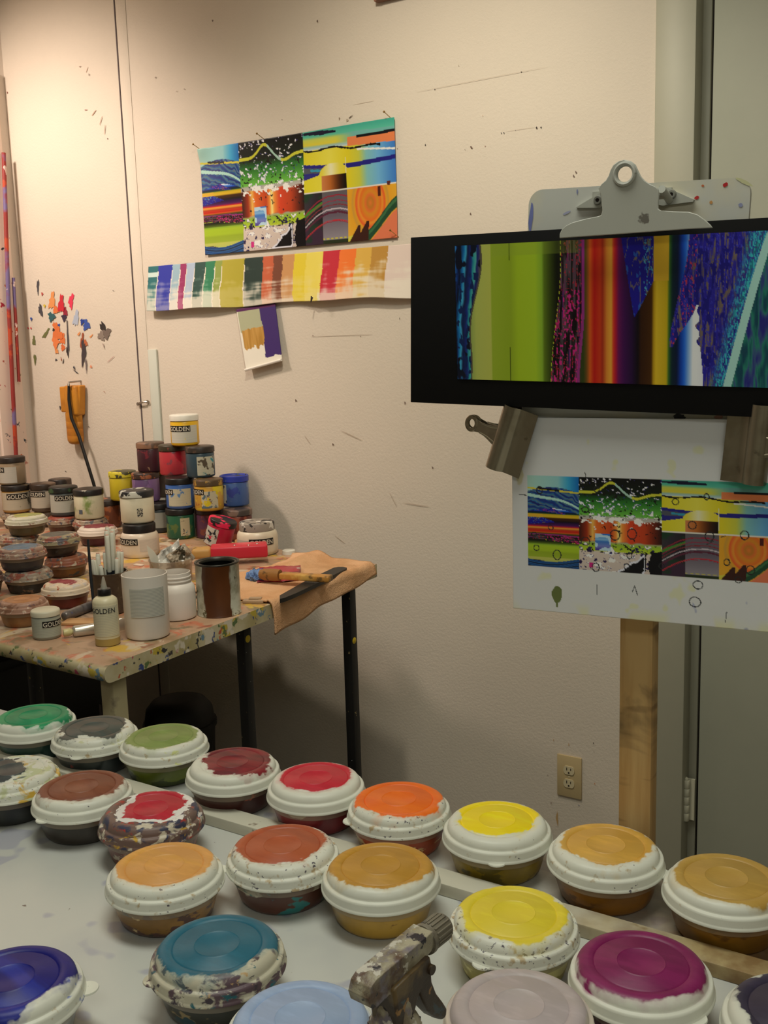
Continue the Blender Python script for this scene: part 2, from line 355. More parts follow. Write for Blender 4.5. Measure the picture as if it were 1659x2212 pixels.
b = bmesh.new(); lathe(b, [(0, 0.0075), (0.0025, 0.007), (0.003, 0.005)], 12, Matrix.Rotation(PI / 2, 4, 'X')); link('screw', b, M_ivory, o)

# ------------------------------------------------------------ the printed and painted pictures
MY = 1.062                                    # plane of the black mat
mx0 = at(984, 675, Y=MY).x; MW = 0.425        # its printed strip
def sx_(x): return (at(870 + x / 2.103, 690, Y=MY).x - mx0) / MW
KN = {x: sx_(x) for x in range(200, 2000)}
def stripe(s, t):
    """the striped print: s along its length, t across"""
    xs = np.array(sorted(KN)); ss = np.array([KN[x] for x in xs]); x = np.interp(s, ss, xs)
    x = np.where(s > ss[-1], 2000 + (s - ss[-1]) / (ss[-1] - ss[-2]), x)
    st = [(200, (20, 40, 80)), (310, (160, 176, 90)), (330, (186, 194, 96)), (398, (192, 196, 92)), (402, (158, 180, 50)), (488, (150, 174, 40)), (520, (168, 196, 40)), (600, (170, 200, 44)), (630, (140, 180, 52)), (640, (96, 120, 30)), (700, (14, 18, 8)), (760, (60, 50, 56)), (818, (52, 66, 22)), (832, (110, 76, 30)), (848, (220, 96, 30)), (868, (196, 28, 24)), (893, (206, 60, 26)), (905, (176, 50, 26)), (925, (226, 140, 50)), (945, (240, 170, 60)), (955, (220, 60, 40)), (966, (186, 24, 56)), (978, (110, 20, 90)), (1000, (70, 14, 84)), (1040, (40, 10, 60)), (1066, (16, 6, 20)), (1080, (52, 24, 8)), (1128, (72, 40, 8)), (1138, (190, 150, 24)), (1150, (226, 190, 44)), (1180, (214, 180, 36)), (1198, (206, 176, 30)), (1208, (60, 110, 40)), (1222, (8, 40, 50)), (1245, (6, 24, 60)), (1262, (10, 60, 170)), (1280, (40, 110, 226)), (1300, (150, 190, 240)), (1318, (244, 246, 250)), (1336, (244, 246, 250)), (2000, (60, 60, 160))]
    c = ramp(x, st)
    n1 = vn(x / 100, t, 3, 9, 3, 1); n2 = vn(x / 100, t, 9, 22, 2, 2); n3 = vn(x / 100, t, 5, 3, 3, 3); n4 = vn(x / 100, t, 30, 60, 2, 4)
    # blue-black ripples at the left end
    e = 350 - 52 * sm(t, 0.05, 0.75) + 6 * np.sin(t * 9); xx = x + 30 * sm(t, 0, 0.6)
    q = ramp((xx - 240) % 128 / 128 + 0.12 * (n1 - .5), [(0, (60, 150, 220)), (.12, (20, 60, 140)), (.2, (10, 16, 40)), (.3, (20, 110, 180)), (.38, (70, 180, 220)), (.45, (20, 30, 70)), (.6, (30, 50, 130)), (.66, (40, 150, 160)), (.75, (90, 180, 170)), (.8, (20, 30, 110)), (.92, (90, 80, 100)), (1, (40, 110, 200))])
    q = over(q, sm(n2, .56, .6) * (t > .2), (20, 40, 90)); q = over(q, sm(n1, .66, .7), (14, 20, 40))
    c = over(c, x < e, (0, 0, 0)) + q * (x < e)[..., None]
    c = over(c, (x > e) & (x < e + 7), (92, 84, 70))
    # magenta speckle band with its dashed yellow-green edge
    lo = 716 - 46 * sm(t, .15, 1); hi = 822 - 22 * sm(t, .5, 1)
    band = (x > lo) & (x < hi)
    q = ramp(vn(x / 100, t, 9, 2.5, 3, 7), [(0.2, (14, 10, 14)), (.38, (40, 28, 36)), (.48, (84, 74, 80)), (.58, (96, 60, 84)), (.66, (130, 36, 100)), (.75, (60, 40, 110)), (.85, (150, 40, 60))])
    q = over(q, (vn(x / 100, t, 16, 60, 1, 8) > .66) & (t > .35), (206, 40, 130)); q = over(q, sm(vn(x / 100, t, 14, 6, 2, 11), .6, .64), (18, 12, 18))
    q = over(q, (n4 > .74), (180, 40, 60)); q = over(q, (x > hi - 12), (150, 50, 130))
    c = np.where(band[..., None], q, c)
    c = over(c, (abs(x - lo) < 1.3) & (np.sin(t * 160) > -.3), (196, 206, 50))
    # blue marbled wedge hanging from the top edge
    wl = 988 + 60 * (t / .54); wr = np.where(t < .24, 1156, 1156 - 104 * (t - .24) / .30)
    wed = (x > wl) & (x < wr) & (t < .54)
    q = over(np.zeros(c.shape) + (30, 24, 150), sm(abs(vn(x / 100 + t * .6, t, 4, 6, 3, 5) - .5), .035, .02), (116, 104, 100)); q = over(q, (n2 > .70), (40, 90, 190)); q = over(q, (n4 > .70) & (x > 1090), (80, 170, 210))
    c = np.where(wed[..., None], q, c)
    c = over(c, (x > 1136 - 6 * sm(t, .3, 1)) & (x < 1204) & (t < .3), (226, 180, 50))
    # brown and violet marbling round the white wedge
    bl = 1294 - 85 * sm(t, 0.0, .78); bl = np.where(t > .74, 1400, bl)
    wl2 = 1222 + 110 * sm(.78 - t, 0, .34); inw = (x < 1340 + 8 * np.sin(t * 60) * n1 * 2 + 26 * sm(t, .6, 1)) & (t > .46) & (x > wl2)
    mar = (x > bl) & ~((x > 1208) & inw) | (x > 1345 + 22 * sm(t, .6, 1)) | ((x > 1325) & (t < .46))
    k = np.sin(x / 16 + 9 * n3 + 4 * t)
    q = ramp(k * .5 + .5, [(0, (40, 34, 160)), (.28, (54, 46, 150)), (.40, (110, 98, 100)), (.64, (128, 110, 88)), (.76, (70, 60, 140)), (1, (34, 30, 150))])
    q = over(q, n4 > .68, (60, 60, 190)); q = over(q, (n4 < .30) & (x < 1330), (190, 60, 90)); q = over(q, (n2 > .63), (30, 26, 130))
    # teal and cyan ripples with the pale ribbon
    rb = 1668 - 190 * t ** .85
    cy = sm(x + 160 * t, 1540, 1600)
    q2 = ramp(np.sin(x / 9 + 1.2 * t * 20 + 7 * n3) * .5 + .5, [(0, (30, 40, 140)), (.3, (50, 120, 190)), (.55, (70, 180, 200)), (.75, (40, 70, 170)), (1, (30, 130, 140))])
    q2 = over(q2, n4 > .6, (60, 190, 200)); q2 = over(q2, n4 < .34, (70, 60, 140))
    q = q * (1 - cy[..., None]) + q2 * cy[..., None]
    q3 = ramp(vn(x / 100, t, 5, 6, 3, 9), [(.3, (20, 70, 90)), (.5, (40, 130, 110)), (.6, (60, 90, 130)), (.75, (40, 40, 130))])
    q = np.where((x > rb + 18)[..., None], q3, q)
    q = over(q, abs(x - rb) < 19, (176, 224, 216))
    c = np.where(mar[..., None], q, c)
    return c

def speck(u, v, f, s, thr): return sm(vn(u, v, f, f, 3, s), thr - .01, thr + .01)
def landscape(u, v):
    """three panels side by side: rotated stripes, speckled storm, yellow field with circles"""
    c = np.zeros(u.shape + (3,)) + 128
    A, B = .2215, .556
    # panel one
    p = np.clip(u / A, 0, 1)
    q = stripe(np.clip((1 - v) * 1.0, 0, 1) * .99, p)
    vv = v + .05 * np.sin(p * 3.2)
    sky = ramp(p, [(0, (176, 216, 204)), (.6, (150, 206, 210)), (.8, (60, 170, 220)), (1, (20, 110, 190))])
    q = np.where((vv < .17)[..., None], sky, q)
    w_ = (vv >= .17) & (vv < .40)
    rp = ramp(np.sin((vv * 60 - p * 12) + 5 * vn(u, v, 30, 14, 3, 21)) * .5 + .5, [(0, (30, 50, 130)), (.35, (40, 110, 160)), (.6, (110, 112, 110)), (.8, (50, 130, 180)), (1, (30, 36, 110))])
    q = np.where(w_[..., None], rp, q)
    q = over(q, abs(vv - (.21 + .15 * p + .02 * np.sin(p * 5))) < .011 + .006 * (1 - p), (180, 226, 214))
    q = over(q, abs(v - (.135 + .04 * p)) < .009, (220, 208, 70)); q = over(q, (abs(v - (.125 + .05 * p)) < .010) & (p > .2) & (p < .62), (24, 24, 24))
    bs = .90 + .04 * np.sin(p * 3 + .4)
    q = np.where((v > bs)[..., None], ramp(np.sin((v - bs) * 150) * .5 + .5, [(0, (20, 30, 60)), (.5, (40, 110, 170)), (1, (24, 60, 120))]), q)
    c = np.where((u < A)[..., None], q, c)
    # panel two
    p = np.clip((u - A) / (B - A), 0, 1)
    q = ramp(v, [(0, (12, 10, 12)), (.17, (20, 34, 20)), (.24, (40, 110, 40)), (.40, (110, 190, 70)), (.415, (180, 176, 170)), (.455, (190, 186, 180)), (.46, (176, 60, 30)), (.67, (170, 62, 30)), (.68, (170, 166, 150)), (.71, (150, 190, 50)), (.78, (186, 206, 50)), (.79, (216, 200, 190)), (1, (206, 190, 182))])
    fire = ramp(p, [(0, (60, 20, 14)), (.1, (160, 50, 20)), (.17, (240, 190, 90)), (.22, (230, 110, 40)), (.4, (200, 70, 30)), (.46, (240, 150, 60)), (.49, (250, 240, 150)), (.53, (240, 150, 60)), (.62, (220, 70, 36)), (.8, (190, 66, 30)), (1, (44, 16, 12))])
    fm = sm(v + .05 * vn(u, v, 20, 5, 2, 31), .47, .49) * (1 - sm(v + .04 * vn(u, v, 30, 6, 2, 33), .69, .71))
    q = q * (1 - fm[..., None]) + fire * fm[..., None]
    n = .72 * vn(u * 1.4, v * .7, 60, 60, 3, 35) + .28 * vn(u * 1.4, v * .7, 11, 11, 2, 34)
    q = over(q, (n > .64) & (v < .19), (240, 238, 240)); q = over(q, (n > .62) & (n < .64) & (v < .2), (60, 50, 130))
    q = over(q, (n > .635) & (v > .19) & (v < .42), (232, 234, 240)); q = over(q, (n > .61) & (n < .635) & (v > .17) & (v < .42), (50, 46, 140)); q = over(q, (n < .345) & (v > .15) & (v < .8), (26, 18, 20))
    q = over(q, (vn(u, v, 60, 32, 3, 36) - 2.2 * abs(v - .445) > .55) & (v > .36) & (v < .56), (244, 242, 238))
    m2 = vn(u * 1.2, v * .6, 40, 40, 4, 37)
    q = over(q, (m2 > .64) & (v > .70), (240, 238, 236)); q = over(q, (m2 > .615) & (m2 < .64) & (v > .70), (50, 44, 130)); q = over(q, (m2 < .29) & (v > .7), (40, 30, 80))
    yl = .16 - .11 * np.exp(-((p - .4) / .13) ** 2) + .05 * np.exp(-((p - .7) / .13) ** 2)
    q = over(q, abs(v - yl) < .014, (206, 206, 60)); q = over(q, (abs(v - yl) < .014) & (abs(p - .55) < .10), (170, 206, 190))
    nb = .10 * (vn(u, v, 40, 20, 3, 39) - .5)
    blob = (v + nb > 1.05 - .30 * sm(p, .30, .95)) & (p > .33) & (abs(p - .83 - nb) > .022)
    edge = blob & (p < .80) & ~(np.roll(blob, 3, 0) & np.roll(blob, -3, 0) & np.roll(blob, 3, 1) & np.roll(blob, -3, 1))
    q = over(q, blob, (10, 8, 16)); q = over(q, edge, (226, 226, 240))
    sq = (p > .2) & (p < .395) & (v > .60) & (v < .775)
    q = np.where(sq[..., None], over(ramp(v, [(.6, (40, 110, 200)), (.66, (140, 190, 230)), (.68, (60, 120, 200)), (.73, (120, 130, 200)), (.775, (70, 50, 150))]), vn(u, v, 30, 20, 2, 41) > .62, (190, 220, 240)), q)
    q = over(q, (abs(p - .15) < .025) & (abs(v - .94) < .025), (206, 40, 130))
    c = np.where(((u >= A) & (u < B))[..., None], q, c)
    # panel three
    p = np.clip((u - B) / (1 - B), 0, 1)
    hz = v - .02 * p
    q = ramp(hz, [(0, (70, 170, 150)), (.05, (90, 186, 160)), (.075, (200, 206, 90)), (.12, (222, 206, 60)), (.14, (150, 190, 190)), (.17, (220, 220, 214))])
    gy = ramp(p, [(0, (222, 210, 40)), (.3, (232, 222, 80)), (.5, (222, 206, 40)), (.62, (200, 200, 70)), (.70, (130, 190, 190)), (.82, (110, 176, 220)), (1, (60, 120, 200))])
    q = np.where((hz > .165)[..., None], gy, q)
    q = over(q, sm(p, .35, .6) * (hz > .05) * (hz < .13), (110, 176, 170)); q = over(q, (p > .5) & (hz > .11 - .03 * p) & (hz < .17), (228, 130, 80))
    q = over(q, (p > .6) & (abs(hz - (.115 - .03 * p)) < .012), (20, 24, 30)); q = over(q, (p < .38) & (abs(hz - .02 - .02 * p) < .02 * (1 - abs(p - .2) * 3)), (20, 24, 50))
    q = over(q, (abs(hz - .165 - .012 * np.sin(p * 14) - .04 * p * p) < .008 + .01 * (vn(u, v, 60, 3, 2, 51) - .5)) & (p < .85), (14, 14, 16))
    q = over(q, (abs(hz - .185 - .05 * p * p) < .008) & (p > .6), (232, 232, 228))
    bd = .315 + .02 * np.sin(p * 4) + .0 * p
    q = over(q, (hz > bd - .03 + .015 * p) & (hz < bd + .02 + .03 * (p < .25)), (36, 34, 130)); q = over(q, (hz > bd + .0) & (hz < bd + .07 - .1 * p) & (p < .3), (80, 84, 96)); q = over(q, (hz > bd + .05 - .05 * p) & (hz < bd + .11 - .28 * p) & (p < .33), (40, 40, 130))
    q = over(q, (hz > bd + .01) & (hz < bd + .03) & (p > .08) & (p < .2), (50, 150, 180))
    dome = (((p - .34) / .165) ** 2 + ((v - .405) / .105) ** 2 < 1) & (v < .41)
    q = np.where(dome[..., None], ramp(abs(p - .31), [(0, (236, 232, 190)), (.1, (226, 212, 70)), (.2, (222, 204, 40))]), q)
    q = over(q, (abs(p - .475) < .004) & (v > .27) & (v < .5), (230, 226, 190))
    sq = (p > .2) & (p < .475) & (v > .405) & (v < .535)
    q = np.where(sq[..., None], ramp(p, [(.2, (206, 130, 80)), (.3, (180, 100, 40)), (.40, (70, 34, 10)), (.475, (12, 8, 6))]), q)
    lo = v > .535
    dk = ramp(p + .1 * (v - .5), [(0, (60, 56, 60)), (.1, (50, 44, 56)), (.22, (36, 30, 36))]); dk = over(dk, (v > .85) & (p < .25), (60, 40, 60)); dk = over(dk, sm(vn(u, v, 20, 8, 2, 55), .55, .7), (30, 60, 40))
    arc = v - 1.3 * (p - .34) ** 2
    col_ = ramp(v, [(.53, (96, 90, 96)), (.75, (100, 90, 104)), (1, (150, 144, 152))])
    dk = over(dk, (abs(v - (.74 - .5 * p)) < .016) & (p < .22), (70, 130, 50))
    dk = np.where(((p > .2) & (p < .48))[..., None], col_, dk)
    for a_, w2, cc in ((.575, .006, (150, 40, 60)), (.62, .004, (150, 40, 70)), (.655, .005, (130, 50, 60)), (.69, .006, (190, 180, 190)), (.72, .010, (90, 40, 60)), (.79, .004, (190, 50, 60)), (.80, .003, (150, 40, 60))):
        dk = over(dk, (abs(arc - a_ - .01 * vn(u, v, 40, 2, 2, 57)) < w2) & (p < .48), cc)
    dk = over(dk, (abs(v - .955) < .005) & (p > .2) & (p < .48) & (np.sin(p * 130) > -.3), (200, 190, 60)); dk = over(dk, (v > .965) & (p < .48) & (p > .2), (40, 50, 30))
    rr = np.sqrt(((p - .72) * 1.35) ** 2 + ((v - .68) * 1.0) ** 2)
    ring = ramp(rr, [(0, (226, 120, 50)), (.04, (190, 120, 40)), (.07, (222, 110, 50)), (.10, (214, 140, 40)), (.15, (226, 110, 40)), (.17, (230, 150, 50)), (.21, (226, 90, 44)), (.225, (224, 156, 40)), (.26, (200, 150, 60)), (.28, (226, 160, 40)), (.4, (228, 170, 50)), (.6, (222, 190, 60))])
    dk = np.where((p >= .48)[..., None], ring, dk)
    q = np.where(lo[..., None], dk, q)
    q = over(q, (abs(v - .537) < .005), (226, 220, 210))
    q = over(q, (abs(p - .82) < .014) & (v > .55) & (v < .63), (80, 30, 24)); q = over(q, (abs(p - .92) < .02) & (v > .515) & (v < .55) & (abs(p - .92) < .02 + (v - .53) * -.4), (90, 40, 40))
    vy = .985 - .30 * sm(p, .62, 1.05)
    q = over(q, (v > vy + .06) & (p > .7), (222, 120, 84)); q = over(q, (v > .93 + .2 * (.6 - p)) & (p > .48) & (p < .66), (210, 200, 70))
    q = over(q, (abs(v - vy) < .05) & (p > .68) & lo, (34, 74, 50)); q = over(q, (abs(v - vy + .02) < .015) & (p > .7), (60, 110, 70))
    for ax, ht in ((.60, .86), (.69, .83)):
        q = over(q, (v > ht) & (abs(p - ax - .12 * (v - ht) * -3) < .012 + (v - ht) * .32), (60, 30, 24))
    c = np.where((u >= B)[..., None], q, c)
    return c

def swatches(u, v):
    cols = [(0, (40, 106, 110)), (.046, (40, 50, 160)), (.108, (150, 180, 196)), (.143, (150, 44, 96)), (.170, (168, 184, 206)), (.206, (30, 70, 62)), (.252, (30, 120, 80)), (.290, (140, 156, 70)), (.318, (176, 164, 50)), (.408, (30, 52, 46)), (.482, (200, 96, 60)), (.522, (120, 66, 44)), (.556, (206, 150, 96)), (.600, (230, 206, 50)), (.645, (236, 216, 90)), (.708, (200, 30, 50)), (.765, (244, 120, 40)), (.822, (222, 176, 76)), (.875, (190, 140, 60)), (.93, (226, 206, 196)), (1.2, (226, 206, 196))]
    uu = u + .006 * (vn(u, v, 40, 12, 3, 61) - .5) + .012 * np.maximum(0, v - .2) * np.sin(v * 3)
    c = np.zeros(u.shape + (3,)); edge = np.ones(u.shape)
    for (a, k), (b2, _) in zip(cols, cols[1:]):
        m = (uu >= a) & (uu < b2); c[m] = k
        edge = np.where(m & (a < .42), np.minimum(uu - a, b2 - uu) * 300, edge)
    paper = np.array((236, 226, 210.))
    fade = .82 * sm(v + .5 * (vn(u, v, 50, 3, 3, 63) - .5) + .9 * (vn(u, v, 9, 14, 3, 65) - .5), .38, .85)
    fade = np.where((uu > .143) & (uu < .17), fade * .35, fade); fade = np.where((uu > .046) & (uu < .108), fade * .55, fade); fade = np.where((uu > .318) & (uu < .408), fade * .3, fade); fade = np.where((uu > .6) & (uu < .7), fade * .35, fade)
    c = c * (1 - fade[..., None]) + paper * fade[..., None]
    c = np.where(((np.minimum(edge, 1) < .5 + .3 * (vn(u, v, 80, 20, 2, 67) - .5)) & (v > .12) & (u < .42))[..., None], paper, c)
    hole = (u < .046) & (v > .14) & (v < .24); c = np.where(hole[..., None], np.array((200, 220, 214.)), c)
    return c
def sample_card(u, v):
    c = np.zeros(u.shape + (3,)) + (236, 230, 216)
    j = .05 * (vn(u, v, 14, 3, 2, 71) - .5); k = .06 * (vn(u, v, 18, 2, 2, 73) - .5)
    c = over(c, (u < .62 + j) & (v < .40 + k) & (u > .03), (176, 178, 146)); c = over(c, (u < .64 + j) & (v > .36 + k) & (v < .68 + 2.5 * k) & (u > .05), ramp(vn(u, v, 30, 2, 2, 75), [(.3, (176, 130, 56)), (.7, (200, 154, 80))]))
    c = over(c, (u > .60 + 2 * j) & (v < .90 + k), (66, 44, 110)); c = over(c, v < .05, (90, 40, 90))
    return c

def flat(TL, TR, BR_, BL_):
    TL, TR, BR_, BL_ = (np.array(tuple(p)) for p in (TL, TR, BR_, BL_))
    def f(u, v):
        u = u[..., None]; v = v[..., None]
        return (TL * (1 - u) + TR * u) * (1 - v) + (BL_ * (1 - u) + BR_ * u) * v
    return f
M_paperback = mat('paper_white', (226, 224, 216), 0.7)
M_pin = mat('pin_brass', (190, 160, 100), 0.3, 1.0)

# the print pinned to the wall
x0, x1 = -2.363, -1.626; z1, z0 = 0.622 + EYE, 0.292 + EYE
pr = thing('pinned_print', 'glossy colourful abstract print pinned to the wall above the swatch strip', 'print', (x0, BY, (z0 + z1) / 2))
def pl(u, v):
    X = u * (x1 - x0); Z = (z1 - z0) * (.5 - v)
    Yd = -0.004 - 0.010 * np.clip(v - .8, 0, 1) ** 1 - .012 * np.exp(-((u - 0.0) / .05) ** 2 - ((v - .0) / .1) ** 2) - .003 * np.sin(u * 9) * np.sin(v * 5 + 1) - .003
    return np.stack([X, Yd, Z], -1)
picture('printed_sheet', pr, 360, 170, landscape, pl, 0.22, 0.5, 0.0006)
for k, (u, v) in enumerate(((0.004, .01), (.36, .012), (.985, .012), (1.0, .995))):
    b = bmesh.new(); p = Vector((u * (x1 - x0), -0.007, (z1 - z0) * (.5 - v)))
    d = Vector((-0.35 if k != 2 else -.3, -0.75, 0.6)).normalized()
    tube(b, [p + Vector((0, 0.007, 0)), p + d * 0.03], 0.0011, 8); tube(b, [p + d * 0.028, p + d * 0.032], 0.003, 10)
    link('pin', b, M_pin, pr)

# the swatch strip, lower edge standing off the wall
sx0, sx1 = -2.628, -1.42; sz1, sz0 = .272 + EYE, .124 + EYE
ss = thing('swatch_strip', 'long strip of painted colour swatches pinned to the wall under the print', 'swatch strip', (sx0, BY, (sz0 + sz1) / 2))
def pl(u, v):
    X = u * (sx1 - sx0); Z = (sz1 - sz0) * (.5 - v) - v * (.006 * np.sin(u * 9.0 - .6) * u + .0025 * np.sin(u * 23))
    Yd = -.003 - v * (.020 + .008 * np.sin(u * 11) + .003 * np.sin(u * 31 + 1)) - .004 * np.exp(-((u - .60) / .01) ** 2) * v
    return np.stack([X, Yd, Z], -1)
picture('painted_strip', ss, 420, 60, lambda u, v: swatches(u * (sx1 - sx0) / 1.04, v), pl, 0.5, 0.3, 0.0006)
b = bmesh.new(); tube(b, [(0.712, -0.036, -0.062), (0.712, -0.045, -0.075), (0.716, -0.047, -0.058)], 0.002, 8); link('clip', b, mat('strip_clip', (60, 50, 50), .4), ss)

# card sample under the strip
tl = at(510, 668, Y=BY - .012); tr = at(594, 655, Y=BY - .012); br = at(609, 776, Y=BY - .02); bl = at(531, 798, Y=BY - .02)
o = thing('sample_card', 'small card with sage, ochre and purple paint hanging under the swatch strip', 'card', (tl.x, BY, tl.z))
off = Vector(o.location)
picture('painted_card', o, 60, 90, sample_card, flat(tl - off, tr - off, br - off, bl - off), .55, .3, 0.002)
b = bmesh.new(); tube(b, [bl - off + Vector((0, -.003, -.002)), br - off + Vector((0, -.003, -.002))], 0.0045, 8); link('rolled_lip', b, mat('card_white', (232, 226, 216), .5), o)
# picture cut off by the top of the photograph
p0 = at(817, 8, Y=BY); p1 = at(935, -28, Y=BY)
o = thing('small_canvas', 'small brown canvas high on the wall cut off by the top of the photo', 'canvas', ((p0.x + p1.x) / 2, BY, p0.z))
b = bmesh.new(); box(b, (0, -0.013, 0.10), (p1.x - p0.x, 0.022, 0.2), 0.002); link('canvas_body', b, mat('canvas_brown', (128, 92, 74), .7, splats=[((170, 120, 100), 30, .62)]), o)
b = bmesh.new(); box(b, (-0.07, -0.026, 0.006), (0.012, 0.004, 0.012), 0.002); link('clip', b, mat('canvas_clip', (120, 80, 60), .4), o)

# ------------------------------------------------------------ post, clipboard, mat, sheet and clips
M_pine = None
g = G('pine_board')
grain = g.noise(7, 5, 2, sc=(9, 9, 0.6)); c = g.mix(g.step(grain, .5, .12), rgba((200, 168, 116)), rgba((182, 146, 94)))
v = g.noise(5, 5, 6, sc=(1.2, 1.2, 2.4), dist=1.2); c = g.mix(g.math('MULTIPLY', g.step(v, .655, .05), .7), c, rgba((84, 72, 52)))
v = g.noise(22, 2, 8, sc=(.4, .4, 1.6)); c = g.mix(g.math('MULTIPLY', g.step(v, .66, .03), .6), c, rgba((96, 74, 50)))
M_pine = g.done(c, .6, 0, .3)
pl_ = at(1338, 1500, Y=1.104); prr = at(1408, 1500, Y=1.104); pw = prr.x - pl_.x
o = thing('wooden_post', 'bare pine post standing behind the paint tubs and carrying the clipboard', 'post', ((pl_.x + prr.x) / 2, 1.115, 0))
b = bmesh.new(); box(b, (0, 0, .865), (pw, .022, 1.73), .0012); link('upright', b, M_pine, o, smooth=30)
b = bmesh.new(); box(b, (0, .055, .02), (.30, .088, .04), .003); link('foot', b, M_pine, o, smooth=30)

def rrect(wd, h, r, n=6):
    """rounded rectangle, origin at top left, z down"""
    p = []
    for cx, cz, a in ((r, -r, 90), (r, -h + r, 180), (wd - r, -h + r, 270), (wd - r, -r, 0)):
        for i in range(n + 1):
            t = math.radians(a + 90 * (i / n)); p.append((cx + r * math.cos(t), cz + r * math.sin(t)))
    return p
M_clipb = mat('clipboard_white', (204, 204, 196), .5, splats=[((150, 156, 186), 16, .70), ((214, 208, 186), 9, .6, .06), ((190, 60, 56), 34, .785), ((60, 56, 60), 24, .775), ((160, 160, 176), 28, .735), ((206, 170, 110), 30, .77)], seed=3.3)
CY = 1.082
tl = at(1143, 411, Y=CY)
cb = thing('clipboard', 'paint-spotted white clipboard with a big spring clip fixed to the wooden post', 'clipboard', tl, (0, math.radians(2.6), 0))
b = bmesh.new(); prism(b, rrect(.237, .318, .016), .005); link('board', b, M_clipb, cb)
def blobs(name, parent, Y, rows, depth=.0004, label=None):
    """little flat paint spots on a board: (px, py, w, h, rot, colour) in photo pixels on plane Y"""
    bpy.context.view_layer.update(); iv = parent.matrix_world.inverted(); rn = random.Random(4); ms = {}
    for x, y, wd, ht, rot, c in rows:
        if c not in ms: ms[c] = mat('spot_paint', c, .5)
        b = bmesh.new()
        ca, sa = math.cos(math.radians(rot)), math.sin(math.radians(rot)); ring = []
        for i in range(18):
            t = 2 * PI * i / 18; q = 1 + .14 * rn.uniform(-1, 1); ex = wd / 2 * q * math.cos(t); ey = ht / 2 * q * math.sin(t)
            ring.append(b.verts.new(iv @ (at(x + ex * ca - ey * sa, y + ex * sa + ey * ca, Y=Y - depth))))
        b.faces.new(ring)
        link(name, b, ms[c], parent, smooth=0)
blobs('paint_spot', cb, CY, [(1567, 399, 12, 9, -20, (190, 40, 44)), (1505, 427, 11, 7, -20, (190, 50, 50)), (1518, 401, 6, 5, 0, (200, 110, 70)), (1536, 437, 7, 7, 0, (206, 150, 90)), (1600, 443, 10, 8, 0, (150, 154, 190)), (1147, 470, 9, 66, 6, (120, 128, 186)), (1247, 414, 3, 12, 0, (130, 136, 180)), (1224, 460, 18, 5, -25, (170, 172, 200)), (1447, 879, 26, 18, 0, (26, 26, 28)), (1467, 901, 26, 15, 0, (36, 36, 38)), (1535, 890, 18, 9, -20, (140, 144, 170)), (1564, 887, 16, 9, 0, (150, 152, 176)), (1395, 881, 12, 9, -30, (206, 176, 140)), (1552, 901, 20, 9, 0, (200, 150, 130)), (1608, 393, 40, 8, 26, (206, 204, 160))])
def zc(x, y, Y): return at(870 + x / 2.103, 330 + y / 2.103, Y=Y)
def on_plane(ps, Y, mtxinv): return [((mtxinv @ zc(x, y, Y)).x, (mtxinv @ zc(x, y, Y)).z) for x, y in ps]
bpy.context.view_layer.update()
inv = cb.matrix_world.inverted()
M_clampm = mat('clamp_grey_paint', (178, 178, 168), .4, .0, .5, splats=[((110, 106, 98), 30, .69), ((160, 100, 80), 40, .76)], seed=1.1)
M_rivet = mat('rivet_grey', (150, 150, 144), .35, .6)
FY = 1.046
outl = [(711, 388), (712, 368), (722, 348), (742, 330), (770, 316), (820, 302), (880, 290), (900, 284), (906, 262), (902, 225), (900, 190), (888, 162), (902, 142), (922, 125), (934, 104), (942, 80), (955, 56), (975, 40), (1006, 31), (1036, 38), (1056, 54), (1066, 76), (1080, 106), (1098, 126), (1122, 142), (1146, 153), (1160, 166), (1163, 192), (1160, 232), (1160, 254), (1172, 263), (1230, 266), (1298, 268), (1338, 280), (1372, 304), (1396, 326), (1407, 341), (1300, 346), (1000, 368)]
b = bmesh.new()
lo = (inv @ zc(1008, 97, FY)); hr = ((inv @ zc(1041, 97, FY)).x - lo.x)
prism(b, on_plane(outl, FY, inv), .0025, Matrix.Translation((0, FY - CY, 0)), holes=[circle(lo.x, lo.z, hr, 24)])
cl = link('spring_clip', b, M_clampm, cb, smooth=30); md = cl.modifiers.new('edge', 'BEVEL'); md.width = .0007; md.segments = 2; md.limit_method = 'ANGLE'
b = bmesh.new()
tube(b, [(lo.x + 1.35 * hr * math.cos(t), FY - CY - .0005, lo.z + 1.35 * hr * math.sin(t)) for t in [2 * PI * i / 32 for i in range(33)]], .0022, 8, False); link('eyelet_rim', b, M_clampm, cl)
b = bmesh.new()
box(b, ((inv @ zc(1040, 200, CY)).x, -.0012, (inv @ zc(1040, 205, CY)).z), (.085, .002, .016))
for ps in ([(785, 250), (800, 240), (896, 182), (905, 240), (898, 250)], [(1165, 150), (1200, 158), (1322, 212), (1318, 222), (1180, 240), (1160, 236)]):
    prism(b, on_plane(ps, CY - .004, inv), .004, Matrix.Translation((0, -.004, 0)))
pl2 = link('base_plate', b, M_clampm, cb, smooth=30)
b = bmesh.new()
a1 = inv @ zc(905, 205, CY - .02); a2 = inv @ zc(1172, 190, CY - .02)
tube(b, [(a1.x, -.018, a1.z), (a2.x + .004, -.018, a2.z)], .0045, 12)
tube(b, [(a2.x + .004, -.004, a2.z - .004), (a2.x + .004, -.03, a2.z + .004)], .004, 10); link('hinge_pin', b, M_clampm, cb)
